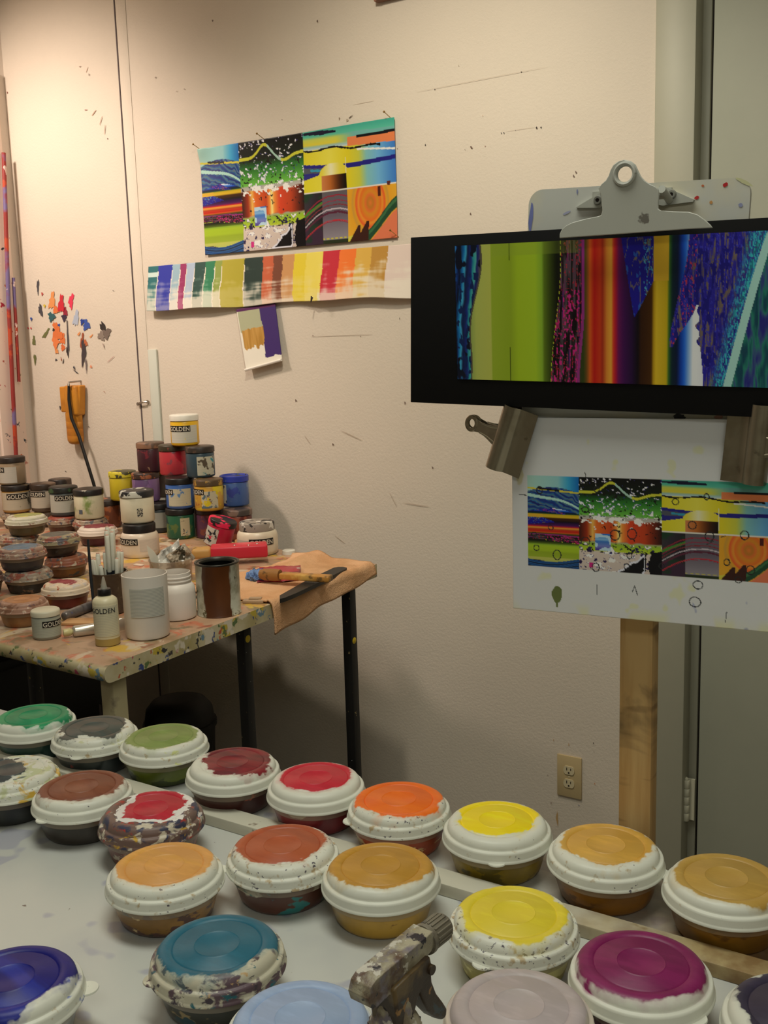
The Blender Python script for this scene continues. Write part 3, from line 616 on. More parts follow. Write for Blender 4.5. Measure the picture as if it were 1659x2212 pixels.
for x, y in ((887, 216), (1222, 190)):
    q = inv @ zc(x, y, CY - .004)
    b = bmesh.new(); lathe(b, [(.0018, .001), (.0022, .0025), (.0040, .0025), (.0050, 0)], 16, Matrix.Translation((q.x, -.004, q.z)) @ Matrix.Rotation(PI / 2, 4, 'X')); link('rivet', b, M_rivet, pl2)
    b = bmesh.new(); lathe(b, [(0, .0012), (.0021, .0012)], 12, Matrix.Translation((q.x, -.004, q.z)) @ Matrix.Rotation(PI / 2, 4, 'X')); link('rivet_hole', b, M_dark, pl2, smooth=0)

# black mat with the striped strip
tl = at(887, 513, Y=MY + .003)
mt = thing('mounted_print', 'striped colour print on a long black mat held by the clipboard clip', 'print', tl, (0, math.radians(1.7), 0))
M_mat = mat('mat_black', (14, 13, 13), .8, 0, .2)
b = bmesh.new(); box(b, (.275, .003, -.0955), (.55, .006, .191), .0006); link('black_mat', b, M_mat, mt, smooth=30)
bpy.context.view_layer.update(); inv = mt.matrix_world.inverted()
i0 = inv @ at(981, 531, Y=MY); i1 = inv @ at(987, 819, Y=MY)
def pl(u, v): return np.stack([i0.x + (i1.x - i0.x) * v + u * MW, np.full(u.shape, -.0014) , i0.z + (i1.z - i0.z) * v], -1)
def strip_(u, v):
    c = stripe(u, v)
    xx = np.interp(u, [KN[485] - .0012, KN[485], KN[485] + .0012], [0, 1, 0])
    c = over(c, (xx > .2) & ((v < .125) | (v > .75)), (26, 34, 8))
    return over(c, (v < .09) & (u > .11) & (u < .35), (150, 170, 60)) * .35 + c * .65
picture('printed_strip', mt, 540, 200, strip_, pl, .3, .4)

# marked-up landscape sheet under the clipboard
SY = 1.077
tl = at(1104, 902, Y=SY); bl0 = at(1112, 1312, Y=SY); tr0 = at(1688, 906, Y=SY); br0 = at(1688, 1366, Y=SY)
sh = thing('marked_print_sheet', 'white sheet with the abstract print and pencil circles clipped below the black mat', 'sheet', tl)
_f = flat(Vector((0, 0, 0)), tr0 - tl, br0 - tl, bl0 - tl)
def pl(u, v): return _f(u, v) + np.stack([0 * u, -.004 * v * v, 0 * u], -1)
_q0 = at(1138, 1027, Y=SY) - tl; _q1 = at(1143, 1222, Y=SY) - tl; _w = (tr0 - tl).x; _h = -(bl0 - tl).z
SL, ST, SB = _q0.x / _w, -_q0.z / _h, -_q1.z / _h
def sheet(u, v):
    c = np.zeros(u.shape + (3,)) + (216, 217, 218)
    n = vn(u, v, 14, 10, 3, 81)
    c = over(c, sm(n, .72, .80) * .35, (216, 216, 130)); c = over(c, sm(vn(u, v, 26, 16, 2, 83), .74, .8) * .7 * (v > .86) * (u > .70), (150, 156, 190))
    c = over(c, sm(v, .93, 1) * sm(vn(u, v, 9, 3, 2, 85), .55, .65) * .3, (224, 220, 110))
    L, T, B = SL, ST, SB
    R_ = .992
    bot = B + 0 * u
    m = (u > L) & (u < R_) & (v > T) & (v < bot)
    q = landscape(np.clip((u - L) / (R_ + .02 - L), 0, 1), np.clip((v - T) / (bot - T), 0, 1))
    c = np.where(m[..., None], q, c)
    asp = .297 / .222
    for x, y, r in ((.115, .37, .012), (.30, .46, .013), (.345, .355, .010), (.30, .62, .017), (.09, .60, .010), (.10, .67, .011), (.185, .70, .016), (.16, .56, .010), (.415, .58, .018), (.48, .57, .017), (.34, .75, .014), (.47, .68, .009), (.46, .735, .010), (.64, .40, .012), (.75, .37, .009), (.70, .51, .014), (.88, .545, .014), (.76, .56, .015), (.59, .72, .010), (.72, .80, .017), (.71, .885, .020), (.86, .76, .012), (.82, .68, .010), (.90, .71, .014)):
        d = np.sqrt((u - x) ** 2 + ((v - y) / asp) ** 2 * (1 + .3 * np.sin(x * 90)))
        c = over(c, abs(d - r) < .0019, (40, 42, 44))
    for x, y, dx, dy, l in ((.30, .27, .2, 1, .06), (.03, .395, 1, .1, .04), (.345, .84, .0, 1, .05), (.49, .83, .3, 1, .045), (.49, .83, -.4, 1, .03), (.82, .92, -.1, 1, .05), (.80, .56, 1, -.3, .02), (.75, .60, 1, -.6, .03)):
        for i in range(14):
            k = i / 13 * l; c = over(c, ((u - x - dx * k / asp) ** 2 + ((v - y - dy * k) / asp) ** 2) < .0016 ** 2, (50, 52, 54))
    d = np.sqrt(((u - .185) / .021) ** 2 + ((v - .905) / .045) ** 2) + .5 * (vn(u, v, 50, 30, 2, 87) - .5)
    c = over(c, d < 1, (104, 116, 66)); c = over(c, (abs(u - .183) < .004) & (v > .93) & (v < .975), (104, 116, 66))
    c = over(c, sm(1 - np.sqrt(((u - .03) / .02) ** 2 + ((v - .30) / .06) ** 2) + .6 * (vn(u, v, 30, 30, 2, 89) - .5), 0, .3) * .6, (190, 180, 130))
    return c
picture('printed_sheet', sh, 380, 280, sheet, pl, .55, .3, .0004)

M_clipmetal = mat('clip_steel', (158, 148, 128), .27, .88, .5, splats=[((130, 118, 98), 26, .58, .12), ((90, 80, 68), 60, .68, .06)])
def bulldog(label, org, rot, length=.076, flip=False, wd=.043):
    o = thing('bulldog_clip', label, 'clip', org, (0, rot, PI if flip else 0), 'bulldog clips on the sheet')
    half = [(wd, -.0085), (.030, -.0088), (.0225, -.0094), (.0205, -.0115), (.0175, -.0150), (.0135, -.0172), (.0090, -.0176), (.0045, -.0162), (.0008, -.0125), (-.0010, -.0075), (-.0016, 0)]
    outer = half + [(x, -y) for x, y in half[-2::-1]]
    inner = []
    for i, (x, y) in enumerate(outer):
        p = Vector(outer[max(0, i - 1)]); q = Vector(outer[min(len(outer) - 1, i + 1)]); t = (q - p).normalized()
        inner.append((x + t.y * -.0009 * -1, y - t.x * .0009 * -1))
    # offset towards the inside
    def ins(x, y, i):
        p = Vector(outer[max(0, i - 1)]); q = Vector(outer[min(len(outer) - 1, i + 1)]); t = (q - p).normalized(); nrm = Vector((t.y, -t.x))
        c = Vector((.012, 0)); v0 = Vector((x, y))
        if (v0 + nrm * .001 - c).length > (v0 - c).length: nrm = -nrm
        return tuple(v0 + nrm * .0009)
    inner = [ins(x, y, i) for i, (x, y) in enumerate(outer)]
    loop = outer + inner[::-1]
    b = bmesh.new(); n = len(outer)
    lo_ = [[b.verts.new((x, y, z)) for x, y in outer] for z in (-length / 2, length / 2)]; li = [[b.verts.new((x, y, z)) for x, y in inner] for z in (-length / 2, length / 2)]
    for i in range(n - 1):
        b.faces.new((lo_[0][i], lo_[0][i + 1], lo_[1][i + 1], lo_[1][i])); b.faces.new((li[0][i], li[0][i + 1], li[1][i + 1], li[1][i]))
        for k in (0, 1): b.faces.new((lo_[k][i], lo_[k][i + 1], li[k][i + 1], li[k][i]))
    for i in (0, n - 1): b.faces.new((lo_[0][i], lo_[1][i], li[1][i], li[0][i]))
    link('jaw_body', b, M_clipmetal, o, smooth=50)
    for s in (-1, 1):
        pts = []
        for i in range(25):
            t = math.radians(50 + 260 * i / 24); pts.append((-.037 + .0098 * math.cos(t), .0098 * math.sin(t)))
        out = pts + [(-.020, -.0055), (-.008, -.0085), (.004, -.0125), (.009, -.0125), (.009, .0125), (.004, .0125), (-.008, .0085), (-.020, .0055)]
        b = bmesh.new()
        prism(b, out, .0014, Matrix.Translation((0, s * .012 - .0007, 0)) @ Matrix.Rotation(-s * math.radians(-14), 4, 'Z'), holes=[circle(-.037, 0, .0052, 18)])
        for sgn in (-1, 1):
            tube(b, [Matrix.Translation((0, s * .012, 0)) @ Matrix.Rotation(-s * math.radians(-14), 4, 'Z') @ Vector(p) for p in ((.006, 0, sgn * .0095), (-.008, 0, sgn * .0062), (-.022, 0, sgn * .0055))], .0012, 8)
        tube(b, [Matrix.Translation((0, s * .012, 0)) @ Matrix.Rotation(-s * math.radians(-14), 4, 'Z') @ Vector((-.037 + .0088 * math.cos(2 * PI * i / 24), 0, .0088 * math.sin(2 * PI * i / 24))) for i in range(25)], .0012, 8, False)
        link('lever', b, M_clipmetal, o, smooth=40)
    return o
p = at(1078, 937, Y=1.079)
bulldog('steel bulldog clip with looped levers at the left edge of the sheet', p, math.radians(19), .076)
p = at(1664, 962, Y=1.079)
bulldog('steel bulldog clip at the right edge of the sheet cut by the photo edge', p + Vector((.0, 0, 0)), math.radians(-5), .080, True, .043)

# ------------------------------------------------------------ near work table
NZ = .985
g = G('white_table_laminate')
c = rgba((204, 205, 198))
c = g.mix(g.math('MULTIPLY', g.step(g.noise(20, 1, 3), .66, .02), .5), c, rgba((150, 150, 178)))
c = g.mix(g.math('MULTIPLY', g.step(g.noise(7, 3, 5), .60, .08), .35), c, rgba((182, 184, 186)))
c = g.mix(g.step(g.noise(75, 2, 6), .765, .01), c, rgba((120, 110, 100)))
x = g.xyz()
m = g.math('MULTIPLY', g.step(x[1], .965, .003), g.step(g.math('ADD', x[0], g.math('MULTIPLY', g.noise(16, 4, 7), .5)), -.12, .2))
c = g.mix(m, c, g.mix(g.step(g.noise(26, 4, 8), .5, .1), rgba((150, 112, 70)), rgba((110, 84, 54))))
M_ntop = g.done(c, .33, 0, .45)
o = thing('work_table', 'white-topped work table in the foreground covered with round paint tubs', 'table', (0, 0, 0))
b = bmesh.new(); box(b, (-.55, .69, NZ - .016), (2.3, .80, .032), .003); link('table_top', b, M_ntop, o, smooth=30)
M_tleg = mat('table_leg_black', (34, 33, 32), .5)
for x in (-1.62, .52):
    for y in (.36, 1.03):
        b = bmesh.new(); box(b, (x, y, (NZ - .032) / 2), (.04, .04, NZ - .032), .003); link('leg', b, M_tleg, o)
g = G('rail_cream'); x = g.xyz()
c = g.mix(g.step(g.noise(24, 3, 3), .70, .02), rgba((206, 202, 184)), rgba((120, 100, 80)))
m = g.step(g.math('ADD', x[0], g.math('MULTIPLY', g.noise(14, 4, 7), .45)), -.14, .12)
c = g.mix(m, c, g.mix(g.step(g.noise(30, 4, 8), .5, .12), rgba((176, 156, 112)), rgba((140, 112, 74))))
M_rail = g.done(c, .45, 0, .35)
b = bmesh.new(); box(b, (-.55, .949, NZ + .0075), (2.3, .031, .015), .0015)
tag(link('table_rail', b, M_rail), 'cream-painted wooden rail lying along the table between the tub rows', 'rail')

# ------------------------------------------------------------ round paint tubs
LIDP = [(0, .0590), (.020, .0590), (.0212, .0598), (.0224, .0589), (.0405, .0588), (.0420, .0575), (.0436, .0590), (.0490, .0590), (.0525, .0582), (.0550, .0566), (.0570, .0540), (.0580, .0508), (.0582, .0494), (.0588, .0488), (.0610, .0486), (.0622, .0478), (.0628, .0460), (.0634, .0402), (.0638, .0390), (.0646, .0384), (.0647, .0364), (.0636, .0358), (.0600, .0372)]
BODP = [(0, .0), (.043, 0), (.0475, .0012), (.0505, .005), (.0530, .013), (.0565, .0270), (.0585, .0275), (.0600, .0350), (.0625, .0352), (.0622, .0366), (.0580, .0366)]
def lid_mat(name, off, R, amp, paint, paint2, base=(222, 222, 208), dirt=.0, messy=(), seed=0., ps=9., k2=.55, stretch=(1, 1), edge_soft=.0006, rough=.42, ring=None):
    g = G(name); x = g.xyz()
    dx = g.math('MULTIPLY', g.math('SUBTRACT', x[0], off[0]), stretch[0]); dy = g.math('MULTIPLY', g.math('SUBTRACT', x[1], off[1]), stretch[1])
    r = g.math('SQRT', g.math('ADD', g.math('MULTIPLY', dx, dx), g.math('MULTIPLY', dy, dy)))
    c = rgba(base)
    c = g.mix(g.math('MULTIPLY', g.step(g.noise(26, 3, seed + 2), .56, .1), .25), c, rgba(tuple(v * .88 for v in base)))
    for i, (mc, ms, mt) in enumerate(messy):
        c = g.mix(g.step(g.noise(ms * 1.9, 5, seed + 20 + i, sc=(1, 1, 1.6), dist=.6), mt, .03), c, rgba(mc))
    if dirt:
        rad = g.math('SQRT', g.math('ADD', g.math('MULTIPLY', x[0], x[0]), g.math('MULTIPLY', x[1], x[1])))
        c = g.mix(g.math('MULTIPLY', g.step(rad, .0445, .006), g.step(g.noise(170, 4, seed + 5, sc=(1, 1, 1.5)), .74 - dirt * .13, .025)), c, rgba((96, 90, 98)))
        c = g.mix(g.math('MULTIPLY', g.step(rad, .045, .004), g.step(g.noise(90, 4, seed + 6), .72 - dirt * .12, .05)), c, rgba((186, 166, 130)))
    R = R + .0018
    nz = g.math('ADD', g.math('MULTIPLY', g.math('SUBTRACT', g.noise(24, 4, seed), .5), amp * 7), g.math('MULTIPLY', g.math('SUBTRACT', g.noise(130, 2, seed + 3, sc=(1, .4, 1)), .5), amp * 1.3))
    mask = g.step(g.math('SUBTRACT', R, g.math('ADD', r, nz)), 0, edge_soft * 2)
    pc = g.mix(g.math('MULTIPLY', g.step(g.noise(ps, 4, seed + 7, sc=(1, 2.2, 1), dist=1.5), k2, .09), .75), rgba(paint), rgba(paint2))
    pc = g.mix(g.math('MULTIPLY', g.step(g.noise(46, 3, seed + 8, sc=(.6, 2, 1)), .6, .1), .3), pc, rgba(tuple(min(255, v * 1.15 + 8) for v in paint)))
    top = g.step(x[2], .0486, .0006)
    hal = g.math('MULTIPLY', g.math('MULTIPLY', g.step(g.math('SUBTRACT', R + .004, g.math('ADD', r, g.math('MULTIPLY', nz, 1.5))), 0, .003), .35), top)
    c = g.mix(hal, c, rgba(tuple(.5 * (a + b2) for a, b2 in zip(paint, base))))
    if ring:
        rn_ = g.math('ADD', g.math('MULTIPLY', nz, 1.0), g.math('MULTIPLY', g.math('SUBTRACT', g.noise(60, 4, seed + 13), .5), .022))
        c = g.mix(g.math('MULTIPLY', g.step(g.math('SUBTRACT', R + ring[1], g.math('ADD', r, rn_)), 0, .0006), top), c, rgba(ring[0]))
    c = g.mix(g.math('MULTIPLY', mask, top), c, pc)
    g.bump(g.math('ADD', g.math('MULTIPLY', mask, .5), g.math('MULTIPLY', g.noise(70, 3, seed + 4), .5)), .35, .0012)
    return g.done(c, rough, 0, .4)
def body_mat(name, col, seed, splats=()):
    g = G(name); x = g.xyz()
    c = g.mix(g.step(g.noise(16, 4, seed), .5, .15), rgba(col), rgba(tuple(v * .72 for v in col)))
    for i, (sc_, ss_, st_) in enumerate(splats): c = g.mix(g.step(g.noise(ss_, 4, seed + 3 + i, sc=(1, 1, 1.8)), st_, .015), c, rgba(sc_))
    c = g.mix(g.math('MULTIPLY', g.step(x[2], .0270, .0006), .55), c, rgba((150, 136, 118)))
    return g.done(c, .3, 0, .5)
def tub(px, py, z, label, body, lm, splats=(), tabang=None, d=.13, rim=.041, at_pt=None, group=None, tilt=(0, 0), htk=1.0, tabw=.0052):
    P = at_pt or at(px, py, Z=z + rim * d / .13)
    k = d / .13
    fw = Vector((P.x, P.y, 0)).normalized(); rt = Vector((fw.y, -fw.x, 0))
    o = thing('paint_tub', label, 'paint tub', (P.x, P.y, z), (tilt[0], tilt[1], 0), group)
    seed = tub.n * 2.37; tub.n += 1
    lm = dict(lm); off = lm.pop('off', (0, 0)); v = rt * off[0] + fw * off[1]
    M = lid_mat('tub_lid_%d' % tub.n, (v.x, v.y), seed=seed, **lm)
    b = bmesh.new(); lathe(b, LIDP, 96)
    ta = tabang if tabang is not None else (tub.n * 77) % 360
    t = math.atan2(fw.y, fw.x) + math.radians(ta)
    lathe(b, [(0, .0364), (.0105, .0364), (.0110, .0370), (.0105, .0382), (0, .0382)], 20, Matrix.Rotation(t, 4, 'Z') @ Matrix.Translation((.0570 + tabw * .5, 0, 0)))
    lid = link('lid', b, M, o, smooth=55); lid.scale = (k, k, k * htk)
    b = bmesh.new(); lathe(b, BODP, 72)
    bo = link('body', b, body_mat('tub_body_%d' % tub.n, body, seed, splats), o, smooth=55); bo.scale = (k, k, k * htk)
    return o
tub.n = 0
W_ = (224, 223, 208)
MS = lambda *a: a
mess_cols = (((78, 74, 82), 20, .56), ((140, 80, 66), 18, .58), ((178, 164, 146), 28, .60), ((166, 134, 78), 26, .68), ((80, 104, 108), 20, .68))
NB = 'lidded paint tubs on the white table'
T = [
 # px, py, label, body, lid dict, splats
 (74, 1568, 'green-lidded paint tub farthest left in the back row', (40, 84, 72), dict(off=(.002, .006), R=.053, amp=.006, paint=(18, 134, 88), paint2=(40, 164, 104)), (((200, 120, 80), 40, .66),)),
 (206, 1596, 'white-rimmed paint tub with dark grey paint between the two green lids', (50, 58, 58), dict(off=(0, .009), R=.050, amp=.010, paint=(70, 80, 76), paint2=(92, 84, 76), dirt=.5, messy=(((206, 206, 170), 30, .62), ((90, 104, 80), 34, .69))), (((170, 60, 50), 40, .66), ((60, 110, 120), 30, .64))),
 (355, 1615, 'olive-green-lidded paint tub with a green drip down its front', (110, 122, 40), dict(off=(.0, .005), R=.049, amp=.005, paint=(128, 146, 78), paint2=(136, 154, 84), dirt=.35, messy=(((216, 220, 150), 24, .62),)), (((60, 70, 24), 20, .55),)),
 (504, 1672, 'paint tub with streaky dark wine-red lid in the back row', (92, 44, 38), dict(off=(.008, .008), R=.049, amp=.009, paint=(136, 36, 44), paint2=(88, 30, 36), k2=.48, ps=16), (((190, 90, 60), 30, .66),)),
 (683, 1708, 'paint tub with a bright crimson-red lid in the back row', (150, 40, 46), dict(off=(.001, .006), R=.044, amp=.004, paint=(196, 30, 52), paint2=(206, 40, 58)), (((216, 190, 170), 22, .66),)),
 (862, 1755, 'bright orange-lidded paint tub in the back row', (190, 74, 24), dict(off=(.0, .006), R=.053, amp=.006, paint=(238, 104, 18), paint2=(248, 122, 30), dirt=.65, messy=(((230, 170, 90), 30, .70),)), (((214, 180, 120), 26, .6),)),
 (1074, 1802, 'lemon-yellow-lidded paint tub in the back row right of the orange one', (196, 164, 46), dict(off=(.0, .008), R=.045, amp=.005, paint=(244, 216, 14), paint2=(248, 222, 30), dirt=.1), (((110, 96, 40), 26, .60), ((150, 60, 40), 40, .7))),
 (1308, 1857, 'ochre-lidded paint tub in front of the wooden post', (176, 118, 36), dict(off=(.001, .004), R=.049, amp=.006, paint=(208, 160, 70), paint2=(214, 168, 78), dirt=.35), (((120, 80, 30), 18, .58),)),
 (1568, 1930, 'dull gold-lidded paint tub at the right end of the back row', (166, 118, 40), dict(off=(.004, .007), R=.054, amp=.004, paint=(184, 146, 68), paint2=(190, 154, 76), dirt=.1), (((120, 84, 36), 18, .58),)),
 (26, 1690, 'paint tub with grey and yellow smears at the left photo edge', (44, 46, 44), dict(off=(-.02, .014), R=.042, amp=.014, paint=(62, 68, 70), paint2=(80, 88, 84), dirt=.6, messy=(((216, 176, 70), 16, .62), ((196, 200, 160), 22, .56), ((110, 120, 110), 26, .68))), ()),
 (179, 1726, 'chocolate-brown-lidded paint tub in the second row', (66, 58, 50), dict(off=(.002, .008), R=.051, amp=.006, paint=(122, 66, 44), paint2=(140, 84, 58), dirt=.2), (((120, 60, 50), 14, .6),)),
 (328, 1776, 'messy paint tub with red lid ringed by white and multicoloured crusts', (120, 62, 52), dict(off=(.006, .012), R=.038, amp=.009, paint=(180, 26, 48), paint2=(196, 36, 56), base=(116, 92, 84), ring=((232, 228, 222), .010), messy=(((60, 62, 84), 20, .54), ((206, 196, 176), 30, .58), ((170, 60, 50), 24, .62), ((200, 160, 50), 26, .66))), mess_cols),
 (357, 1900, 'tan-and-yellow-lidded paint tub left of the rust one', (190, 140, 70), dict(off=(.001, .008), R=.051, amp=.004, paint=(216, 156, 84), paint2=(226, 170, 60), k2=.60, ps=5, dirt=.5), (((96, 66, 60), 26, .58), ((216, 190, 140), 20, .6), ((60, 60, 50), 40, .66))),
 (612, 1857, 'rust-brown-lidded paint tub in the middle of the second row', (104, 62, 48), dict(off=(-.004, .008), R=.050, amp=.006, paint=(168, 80, 46), paint2=(182, 92, 54), dirt=.75), (((206, 200, 176), 16, .56), ((50, 130, 130), 20, .60), ((96, 40, 40), 24, .62))),
 (823, 1902, 'golden-brown-lidded paint tub behind the spray bottle', (196, 154, 60), dict(off=(.0, .006), R=.053, amp=.005, paint=(186, 136, 46), paint2=(196, 146, 60)), (((140, 100, 40), 22, .62),)),
 (1109, 2008, 'pale-yellow-lidded paint tub right of the spray bottle', (206, 190, 90), dict(off=(.002, .002), R=.051, amp=.005, paint=(226, 204, 50), paint2=(230, 208, 62), dirt=.85), (((70, 90, 84), 22, .63), ((226, 216, 140), 14, .55))),
 (1384, 2118, 'magenta-purple-lidded paint tub at the lower right', (120, 60, 90), dict(off=(-.001, .003), R=.0555, amp=.003, paint=(120, 22, 80), paint2=(140, 34, 96)), (((200, 190, 190), 16, .5),)),
 (1121, 2212, 'pale lilac-grey-lidded paint tub cut off by the lower photo edge', (150, 140, 130), dict(off=(0, .003), R=.0575, amp=.002, paint=(184, 171, 172), paint2=(178, 166, 162), base=(208, 196, 180)), ()),
 (1730, 2224, 'dark violet-lidded paint tub in the bottom right corner', (90, 84, 96), dict(off=(.0, .004), R=.048, amp=.008, paint=(52, 46, 66), paint2=(62, 54, 76)), ()),
 (471, 2077, 'teal-lidded paint tub with crusted rim in the foreground', (58, 58, 50), dict(off=(-.002, .007), R=.0515, amp=.006, paint=(34, 102, 124), paint2=(30, 92, 114), base=(196, 190, 168), messy=(((96, 76, 84), 22, .52), ((70, 60, 70), 30, .60), ((206, 200, 180), 30, .62), ((40, 100, 110), 34, .66), ((196, 160, 110), 50, .68))), (((150, 130, 90), 22, .62), ((40, 70, 80), 26, .62))),
 (650, 2240, 'light-blue-lidded paint tub at the lower photo edge', (140, 150, 170), dict(off=(0, .002), R=.0565, amp=.002, paint=(156, 176, 208), paint2=(150, 170, 204), dirt=.2), ()),
 (26, 2152, 'deep-blue-lidded paint tub at the left photo edge', (200, 200, 200), dict(off=(-.004, .008), R=.0575, amp=.006, paint=(16, 18, 112), paint2=(24, 44, 160), k2=.6, ps=7, dirt=.2, messy=(((60, 90, 190), 14, .64),)), (((180, 184, 196), 12, .5),)),
]
for px, py, lab, body, lm, sp in T:
    tub(px, py, NZ, lab, body, lm, sp, group=NB, **(dict(tabang=-100, tabw=.016) if 'deep-blue' in lab else {}))

# ------------------------------------------------------------ spray bottle in the foreground
M_spray = mat('crusted_sprayer', (136, 126, 104), .45, 0, .4, splats=[((172, 164, 140), 60, .52, .10), ((92, 70, 56), 50, .54, .08), ((120, 112, 120), 90, .58, .08), ((186, 84, 56), 40, .66), ((196, 190, 176), 70, .62), ((44, 38, 44), 56, .62), ((176, 150, 86), 70, .66)], bump=(160, .8, .0015))
M_spray2 = mat('crusted_trigger', (104, 84, 52), .45, 0, .4, splats=[((60, 46, 34), 34, .5, .05), ((150, 110, 60), 40, .62), ((60, 70, 74), 50, .68)], bump=(120, .5, .001))
M_bottle = mat('bottle_plastic', (176, 168, 140), .3, 0, .5, splats=[((110, 96, 70), 20, .56), ((150, 70, 50), 30, .66)])
sp0 = at(851, 2160, Z=1.168)
hd = Vector((.10, .99, 0)).normalized()
sp = thing('spray_bottle', 'paint-crusted trigger spray bottle standing among the tubs at the bottom edge', 'spray bottle', (sp0.x, sp0.y, NZ), (0, 0, math.atan2(hd.y, hd.x)))
b = bmesh.new(); lathe(b, [(0, 0), (.030, 0), (.034, .003), (.034, .085), (.032, .105), (.024, .130), (.016, .145), (.0135, .150), (.0135, .160), (0, .160)], 32); link('bottle_body', b, M_bottle, sp)
b = bmesh.new(); pr_ = [(0, .150), (.0165, .150), (.0172, .152), (.0172, .168), (.0150, .172), (.0130, .174), (.0115, .190), (.0105, .195), (0, .195)]
lathe(b, pr_, 28)
for i in range(20):
    t = 2 * PI * i / 20; box(b, (.0172 * math.cos(t), .0172 * math.sin(t), .160), (.0016, .0016, .014), 0)
link('collar', b, M_spray, sp)
# head: side outline along local x (nozzle direction), extruded across y
b = bmesh.new()
hz = .190
out = [(-.034, .000), (-.036, .010), (-.033, .020), (-.027, .0245), (.020, .0275), (.034, .0285), (.036, .026), (.036, .012), (.031, .008), (.024, .005), (.018, -.006), (.012, -.008), (-.012, -.008), (-.014, -.002), (-.020, -.004), (-.030, -.005)]
prism(b, [(x, .0285 - (.0285 - z) * .66 + hz) for x, z in out], .017, Matrix.Translation((0, -.0085, 0)))
hdm = link('sprayer_head', b, M_spray, sp, smooth=30)
md = hdm.modifiers.new('edge', 'BEVEL'); md.width = .0030; md.segments = 3; md.limit_method = 'ANGLE'; md.angle_limit = math.radians(30)
b = bmesh.new(); prism(b, [(x, z + hz) for x, z in [(-.010, -.020), (.006, -.020), (.014, -.004), (.028, .008), (.026, .016), (-.014, .012)]], .0235, Matrix.Translation((0, -.01175, 0)))
o2 = link('shroud', b, M_spray2, sp, smooth=30); md = o2.modifiers.new('edge', 'BEVEL'); md.width = .002; md.segments = 2
mN = Matrix.Translation((.034, 0, hz + .019)) @ Matrix.Rotation(PI / 2, 4, 'Y')
b = bmesh.new(); lathe(b, [(0, 0), (.0105, 0), (.0108, .001), (.0108, .003), (.0088, .004), (.0092, .005), (.0092, .022), (.0085, .0235), (.003, .0235), (.003, .021), (0, .021)], 28, mN)
for i in range(18):
    t = 2 * PI * i / 18; vs = box(b, (.0092 * math.cos(t), .0092 * math.sin(t), .0135), (.0013, .0013, .016), 0, mN)
link('nozzle', b, mat('nozzle_grey', (120, 112, 96), .5, splats=[((70, 66, 64), 40, .55, .04), ((150, 140, 120), 60, .64)]), sp)
b = bmesh.new()
tr_ = [(.016, .010), (.032, .012), (.034, .004), (.035, -.010), (.040, -.022), (.047, -.032), (.052, -.040), (.051, -.045), (.046, -.046), (.038, -.040), (.030, -.030), (.024, -.018), (.019, -.006)]
prism(b, [(x, z + hz) for x, z in tr_], .013, Matrix.Translation((0, -.0065, 0)))
o2 = link('trigger', b, M_spray2, sp, smooth=35); md = o2.modifiers.new('edge', 'BEVEL'); md.width = .0028; md.segments = 3; md.limit_method = 'ANGLE'
b = bmesh.new(); tube(b, [(.026, -.0135, hz + .006), (.026, .0135, hz + .006)], .0035, 12); link('pivot', b, M_spray2, sp)

# ------------------------------------------------------------ paint table in the corner
TZ = .995
g = G('spattered_tabletop')
x = g.xyz()
c = g.mix(g.step(g.noise(5, 4, 1), .5, .14), rgba((194, 162, 134)), rgba((170, 134, 106)))
c = g.mix(g.step(g.noise(9, 4, 2), .56, .06), c, rgba((150, 122, 92)))
for i, (cc, s_, t_) in enumerate((((214, 172, 58), 8, .62), ((196, 110, 80), 12, .62), ((120, 110, 80), 15, .62), ((206, 190, 166), 10, .60), ((150, 90, 70), 22, .66), ((206, 176, 70), 16, .68), ((90, 96, 120), 24, .72))):
    c = g.mix(g.math('MULTIPLY', g.step(g.noise(s_, 4, 4 + i, sc=(1, 1, 1), dist=.8), t_, .03), .85), c, rgba(cc))
e = rgba((206, 194, 160))
e = g.mix(g.step(g.noise(8, 4, 31), .52, .1), e, rgba((176, 160, 112)))
for i, (cc, s_, t_) in enumerate((((200, 176, 70), 18, .59), ((60, 76, 130), 32, .665), ((190, 90, 60), 28, .65), ((60, 56, 58), 36, .66), ((96, 116, 70), 32, .65), ((190, 80, 110), 42, .69), ((110, 140, 160), 26, .66), ((222, 210, 190), 18, .61))):
    e = g.mix(g.step(g.noise(s_, 3, 40 + i), t_, .015), e, rgba(cc))
nrm = g.n('NewGeometry').outputs['Normal']; nz = g.xyz(nrm)[2]
c = g.mix(g.step(nz, .8, .15), e, c)
g.bump(g.noise(60, 3, 9), .3, .001)
M_ttop = g.done(c, .45, 0, .35)
NRx, NRy = -1.515, 1.322
FRx, FRy = -1.548, 2.335
pt = thing('paint_table', 'paint-spattered work table in the corner crowded with paint jars', 'table', (0, 0, 0))
b = bmesh.new()
poly = [(NRx, NRy), (FRx, FRy), (-3.27, 2.56), (-3.27, 1.40)]
lo_ = [b.verts.new((x, y, TZ - .036)) for x, y in poly]; hi_ = [b.verts.new((x, y, TZ)) for x, y in poly]
b.faces.new(hi_); b.faces.new(lo_[::-1]); es = []
for i in range(4):
    f = b.faces.new((lo_[i], lo_[(i + 1) % 4], hi_[(i + 1) % 4], hi_[i]))
    if i == 3: es = [e_ for e_ in f.edges if abs(e_.verts[0].co.z - e_.verts[1].co.z) < 1e-6]
bmesh.ops.bevel(b, geom=es, offset=.016, segments=5, affect='EDGES', profile=.5)
link('table_top', b, M_ttop, pt, smooth=35)
M_bleg = mat('black_leg_speckled', (20, 19, 19), .5, 0, .4, splats=[((150, 130, 90), 60, .70), ((200, 196, 190), 90, .745), ((196, 160, 40), 18, .735)])
M_wleg = mat('cream_leg', (176, 164, 128), .5, splats=[((120, 110, 90), 14, .6, .05)])
